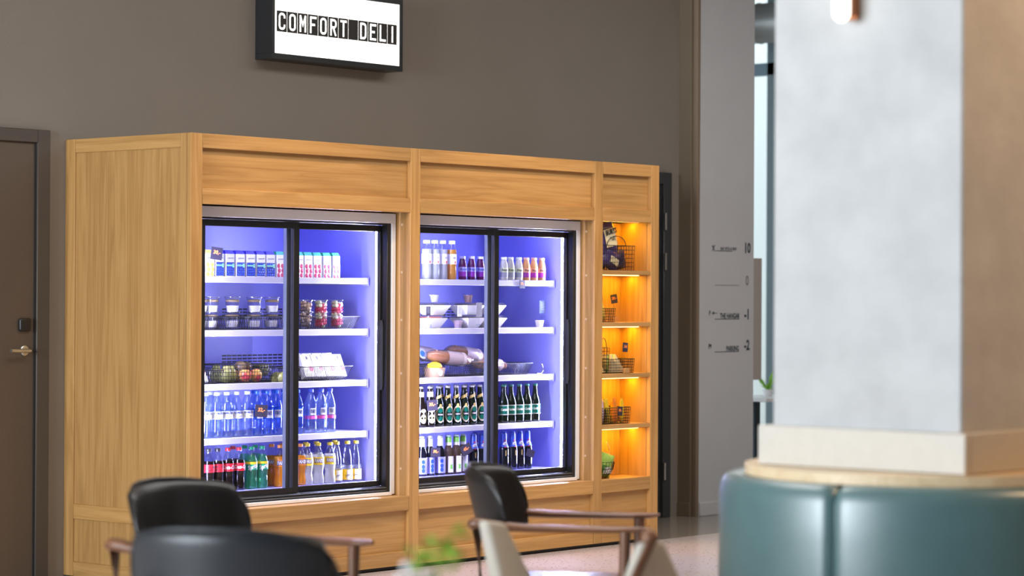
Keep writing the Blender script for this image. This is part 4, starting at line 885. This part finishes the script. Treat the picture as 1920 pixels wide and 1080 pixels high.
# ------------------------------------------------------------------ column with its round booth
CX0, CY0, CW = -1.968, -5.375, .637
struct(G().box(CX0, CX0 + CW, CY0, CY0 + CW, 0, 4.2).build('wall_column', concrete, bevel=.006))
for k, (a, b, c, d) in enumerate(((CX0 - .03, CX0, CY0 - .03, CY0 + CW + .03), (CX0, CX0 + CW, CY0 - .03, CY0), (CX0 + CW, CX0 + CW + .03, CY0 - .03, CY0 + CW + .03), (CX0, CX0 + CW, CY0 + CW, CY0 + CW + .03))):
    struct(G().box(a, b, c, d, .931, 1.046).build('baseboard_column', cream, bevel=.003))
bc = (CX0 + CW / 2, CY0 + CW / 2)
bt = empty('round_booth', (bc[0], bc[1], 0)); tag(bt, 'round teal leather booth wrapped around the concrete column', 'booth')
n = 96; v = []; hw = CW / 2 + .001
for z in (.900, .930):
    for i in range(n):
        a = 2 * PI * i / n; v.append((.525 * math.cos(a), .525 * math.sin(a), z))
    for i in range(n):
        a = 2 * PI * i / n; k = hw / max(abs(math.cos(a)), abs(math.sin(a))); v.append((k * math.cos(a), k * math.sin(a), z))
f = []
for i in range(n):
    j = (i + 1) % n
    f += [(i, j, n + j, n + i), (2 * n + i, 3 * n + i, 3 * n + j, 2 * n + j), (i, 2 * n + i, 2 * n + j, j), (n + i, n + j, 3 * n + j, 3 * n + i)]
G().add(v, f).build('wooden_ledge', ash, bt, smooth=40)
RB = .600
prf = [(-.085, .890), (-.060, .900), (-.035, .902), (-.018, .895), (-.006, .878), (0, .850), (.002, .75), (.004, .62), (.002, .50), (0, .46), (-.03, .45)]
def sector(a0, a1, prof, R0, name, m=teal):
    nu = 22
    def fn(u, v):
        i = v * (len(prof) - 1); k = int(i); r, z = prof[k]
        e = min(u, 1 - u) * abs(a1 - a0) * R0; dip = .014 * math.exp(-(e / .012) ** 1.0)
        a = a0 + (a1 - a0) * u; rr = R0 + r - dip
        return (rr * math.cos(a), rr * math.sin(a), z - (dip if z > .86 else 0))
    G().grid(fn, nu * 2, len(prof) - 1).build(name, m, bt, smooth=60)
for k in range(6): sector(math.radians(187 + 60 * k + .2), math.radians(187 + 60 * (k + 1) - .2), prf, RB, 'back_panel')
sp = [(.005, .46), (.24, .462), (.32, .455), (.35, .43), (.35, .36), (.33, .34)]
for k in range(6): sector(math.radians(187 + 60 * k + .2), math.radians(187 + 60 * (k + 1) - .2), sp, RB, 'seat_panel')
G().lathe([(.85, 0), (.85, .33), (.83, .345)], 64).build('base', walnut_z, bt)
lp = empty('wall_lamp', (CX0, -5.014, 2.2)); tag(lp, 'glowing white tube lamp with copper bracket on the column', 'lamp')
cr_ = .0255; cap = [(cr_ * math.sin(t), .010 + cr_ - cr_ * math.cos(t)) for t in [PI / 2 * k / 6 for k in range(7)]] + [(cr_, .45), (.015, .47), (0, .47)]
G().lathe([(max(r, .0001), z) for r, z in cap], 20).build('opal_tube', lampglass, lp, loc=(-.062, 0, 0))
G().box(-.037, -.012, -.018, .018, .03, .46).box(-.012, 0, -.022, .022, .02, .47).build('bracket', copper, lp, bevel=.003)

# ------------------------------------------------------------------ armchairs
def armchair(loc, ang, up, label, inner=None):
    e = empty('armchair', (loc[0], loc[1], 0), ang); tag(e, label, 'chair', 'leather armchairs with walnut arms')
    g = G()
    def sh(u, v, s):
        a, b = 2 * u - 1, 2 * v - 1
        hh = max(0, 1 - abs(a) ** 6.5) ** (1 / 6.5)
        bb = b * hh
        zz = .735 + .115 * bb - (.018 * a * a)
        xx = -.285 - .06 * (bb + 1) * .5 + .13 * a * a
        th = .021 * max(0, 1 - max(abs(a), abs(b)) ** 7) ** .5
        return (xx + s * th, .275 * a, zz)
    for s in (1, -1): g.grid(lambda u, v, s=s: sh(u, v, s), 22, 12)
    me = g.mesh('backrest', up, smooth=75)
    bm = bmesh.new(); bm.from_mesh(me); bmesh.ops.remove_doubles(bm, verts=bm.verts, dist=.0006); bmesh.ops.recalc_face_normals(bm, faces=bm.faces); bm.to_mesh(me); bm.free()
    link('backrest', me, e)
    loop = [sh((1 + math.copysign(abs(math.cos(t)) ** .5, math.cos(t))) / 2, (1 + math.copysign(abs(math.sin(t)) ** .5, math.sin(t))) / 2, 0) for t in [2 * PI * k / 48 for k in range(48)]]
    G().tube(loop, .0055, 6, closed=True).build('highlight_roll', up, e, smooth=60)  # edge roll added so the backrest rim catches a highlight
    G().box(-.25, .26, -.255, .255, .395, .465).build('seat', up, e, bevel=.028, seg=4)
    G().box(-.23, .24, -.25, .25, .365, .395).build('seat_frame', walnut, e, bevel=.005)
    for s in (-1, 1):
        y = s * .275
        st = [(-.305, .012, .010, .672), (-.29, .024, .021, .672), (-.26, .024, .021, .672), (-.21, .021, .017, .666), (-.10, .022, .013, .660), (.10, .024, .012, .660), (.19, .026, .011, .660), (.250, .022, .010, .661), (.285, .008, .006, .664)]
        v = []; f = []
        for x, w, h, z in st:
            for k in range(10):
                t = 2 * PI * k / 10; v.append((x, y + w * math.cos(t), z + h * math.sin(t)))
        for i in range(len(st) - 1):
            for k in range(10): f.append((i * 10 + k, i * 10 + (k + 1) % 10, (i + 1) * 10 + (k + 1) % 10, (i + 1) * 10 + k))
        f += [tuple(range(9, -1, -1)), tuple((len(st) - 1) * 10 + k for k in range(10))]
        G().add(v, f).build('armrest', walnut, e, smooth=60)
        G().tube([(.215, y, .655), (.21, s * .275, .42), (.235, s * .27, 0)], .016, 10, radii=[.019, .016, .011]).build('leg', walnut_z, e)
        G().tube([(-.275, y, .660), (-.255, s * .275, .40), (-.315, s * .27, 0)], .016, 10, radii=[.017, .017, .011]).build('leg', walnut_z, e)
        G().tube([(-.285, s * .275, .38), (.212, s * .275, .38)], .014, 8).build('side_rail', walnut, e)
    return e
armchair((-2.845, -3.412), math.radians(-80), blackleather, 'black leather armchair turned towards the camera, behind the slate one')
armchair((-3.630, -4.315), math.radians(25), slate, 'slate leather armchair seen from behind, nearest on the left')
armchair((-1.500, -3.580), math.radians(-57), blackleather, 'black leather armchair in profile before the right fridge')
bg_ = empty('beige_armchair', (-2.845, -4.65, 0), math.atan2(-.23, .97)); tag(bg_, 'beige upholstered armchair with raised side wings, mostly below the frame', 'chair')
for s, nm in ((1, 'wing'), (-1, 'wing')):
    y = s * .40
    g = G().hexa([(.12, y - .05, .40), (.30, y - .05, .40), (.30, y + .03, .40), (.12, y + .03, .40), (.02, y - .03, .785), (.095, y - .03, .775), (.095, y + .02, .775), (.02, y + .02, .785)] if s > 0 else
                  [(-.20, y - .03, .40), (.24, y - .03, .40), (.24, y + .04, .40), (-.20, y + .04, .40), (-.045, y - .02, .79), (.03, y - .02, .79), (.03, y + .02, .79), (-.045, y + .02, .79)])
    w = g.build(nm, beige, bg_, bevel=.02, seg=4)
    if s < 0: G().lathe([(.0001, -.024), (.017, -.018), (.024, 0), (.018, .017), (.0001, .024)], 14).build('knob', walnut, w, loc=(-.01, y, .80), smooth=80)
    for x in (-.2, .2): G().tube([(x, s * .34, .36), (x * 1.1, s * .36, 0)], .018, 10, radii=[.018, .011]).build('leg', walnut_z, bg_)
G().tube([(-.245, -.42, .42), (-.02, -.425, .80)], .012, 8).build('wing_trim', walnut_z, bg_)
G().box(-.26, .28, -.34, .34, .36, .47).build('seat', beige, bg_, bevel=.03, seg=4)
G().box(-.30, -.22, -.33, .33, .45, .64).build('backrest', beige, bg_, bevel=.03, seg=4)

# ------------------------------------------------------------------ small table with a flower vase
tx, ty = -4.795, -5.945
tb_ = empty('side_table', (tx, ty, 0)); tag(tb_, 'small round table carrying the flower vase, below the frame', 'table')
G().lathe([(.30, .725), (.31, .735), (.305, .75), (0, .75)], 40).build('tabletop', ash, tb_); G().lathe([(.20, 0), (.20, .012), (.03, .03), (.025, .725)], 24).build('pedestal', blackp, tb_)
vs = empty('flower_vase', (tx, ty, .75)); vs.scale = (1.12, 1.12, 1.12); tag(vs, 'small white vase with green sprigs and white blossoms', 'vase')
G().lathe([(.025, 0), (.034, .01), (.036, .06), (.018, .11), (.014, .125), (.017, .135)], 18).build('vase_body', white_enamel, vs)
m_leaf = pm('leaf_green', (.22, .50, .04), .5); m_leaf2 = pm('lime_leaf', (.42, .66, .12), .5)
rnd = random.Random(5)
def ofs(a, z): return Vector((R.x * a, R.y * a, z))
for i, (a, z) in enumerate([(.052, .215), (.034, .200), (.018, .192), (.040, .178), (-.012, .178), (.060, .172), (.002, .165)]):
    G().tube([(0, 0, .11), ofs(a * .5, .15), ofs(a, z - .01)], .0014, 5).build('stem', m_leaf, vs)
    for k in range(4 if i < 4 else 2):
        ln, wd = .026, .010; p0 = ofs(a + rnd.uniform(-.006, .006), z + rnd.uniform(-.012, .008)); q = rnd.uniform(0, 2 * PI); el = rnd.uniform(-.2, .7)
        d = Vector((math.cos(q) * math.cos(el), math.sin(q) * math.cos(el), math.sin(el))); sd = d.cross(Vector((.2, .1, 1))).normalized(); up = sd.cross(d) * .004
        v = [p0, p0 + d * ln * .35 + sd * wd + up, p0 + d * ln * .75 + sd * wd * .7 + up, p0 + d * ln, p0 + d * ln * .75 - sd * wd * .7 + up, p0 + d * ln * .35 - sd * wd + up, p0 + d * ln * .5 - up]
        G().add(v, [(0, 1, 6), (1, 2, 6), (2, 3, 6), (3, 4, 6), (4, 5, 6), (5, 0, 6)]).build('leaf', m_leaf2 if (i + k) % 2 else m_leaf, vs)
for i, (a, z) in enumerate([(-.020, .165), (-.010, .150), (-.030, .145), (.012, .150)]):
    G().lathe([(.002, -.006), (.012, 0), (.010, .006), (.0001, .009)], 9).build('blossom', m_white, vs, loc=ofs(a, z), smooth=60)

# ------------------------------------------------------------------ glimpse beyond the pier
ft = empty('cafe_table', (6.69, 1.43, 0)); tag(ft, 'white table with a dark leg glimpsed beyond the pier', 'table')
G().box(-.30, .30, -.30, .30, .70, .725).build('tabletop', white_enamel, ft, bevel=.003); G().box(-.07, .0, -.04, .04, 0, .70).build('leg', plain('ink_blue_leg', (.03, .05, .07), .5), ft, bevel=.003)
pp = empty('potted_plant', (6.74, 1.36, .725)); tag(pp, 'small green plant on the table beyond the pier', 'plant')
G().lathe([(.03, 0), (.04, .05), (.036, .05), (0, .045)], 14).build('pot', white_enamel, pp)
for i in range(14):
    q = rnd.uniform(0, 2 * PI); el = rnd.uniform(.2, 1.3); ln = rnd.uniform(.06, .16); d = Vector((math.cos(q) * math.cos(el), math.sin(q) * math.cos(el), math.sin(el))); sd = d.cross(Vector((0, 0, 1))).normalized() * .018; p0 = Vector((0, 0, .045))
    G().add([p0, p0 + d * ln * .6 + sd, p0 + d * ln, p0 + d * ln * .6 - sd], [(0, 1, 2), (0, 2, 3)]).build('leaf', m_leaf, pp)
pl = empty('pendant_lamp', (7.2, 1.47, 1.34)); tag(pl, 'small glowing pendant bulb beyond the pier', 'lamp')
G().lathe([(.0001, -.03), (.03, -.018), (.036, 0), (.02, .03), (.012, .04)], 14).build('bulb', emit('bulb', (1, .8, .55), 5), pl, smooth=80); G().tube([(0, 0, .04), (0, 0, 2.86)], .004, 6).build('cord', blackp, pl)
sl = empty('wooden_stool', (7.15, 1.30, 0)); tag(sl, 'brown wooden stool beyond the pier', 'stool')
G().box(-.16, .16, -.16, .16, .42, .47).build('seat', walnut, sl, bevel=.01)
for a in (-1, 1):
    for b in (-1, 1): G().tube([(a * .12, b * .12, .42), (a * .14, b * .14, 0)], .016, 8).build('leg', walnut_z, sl)
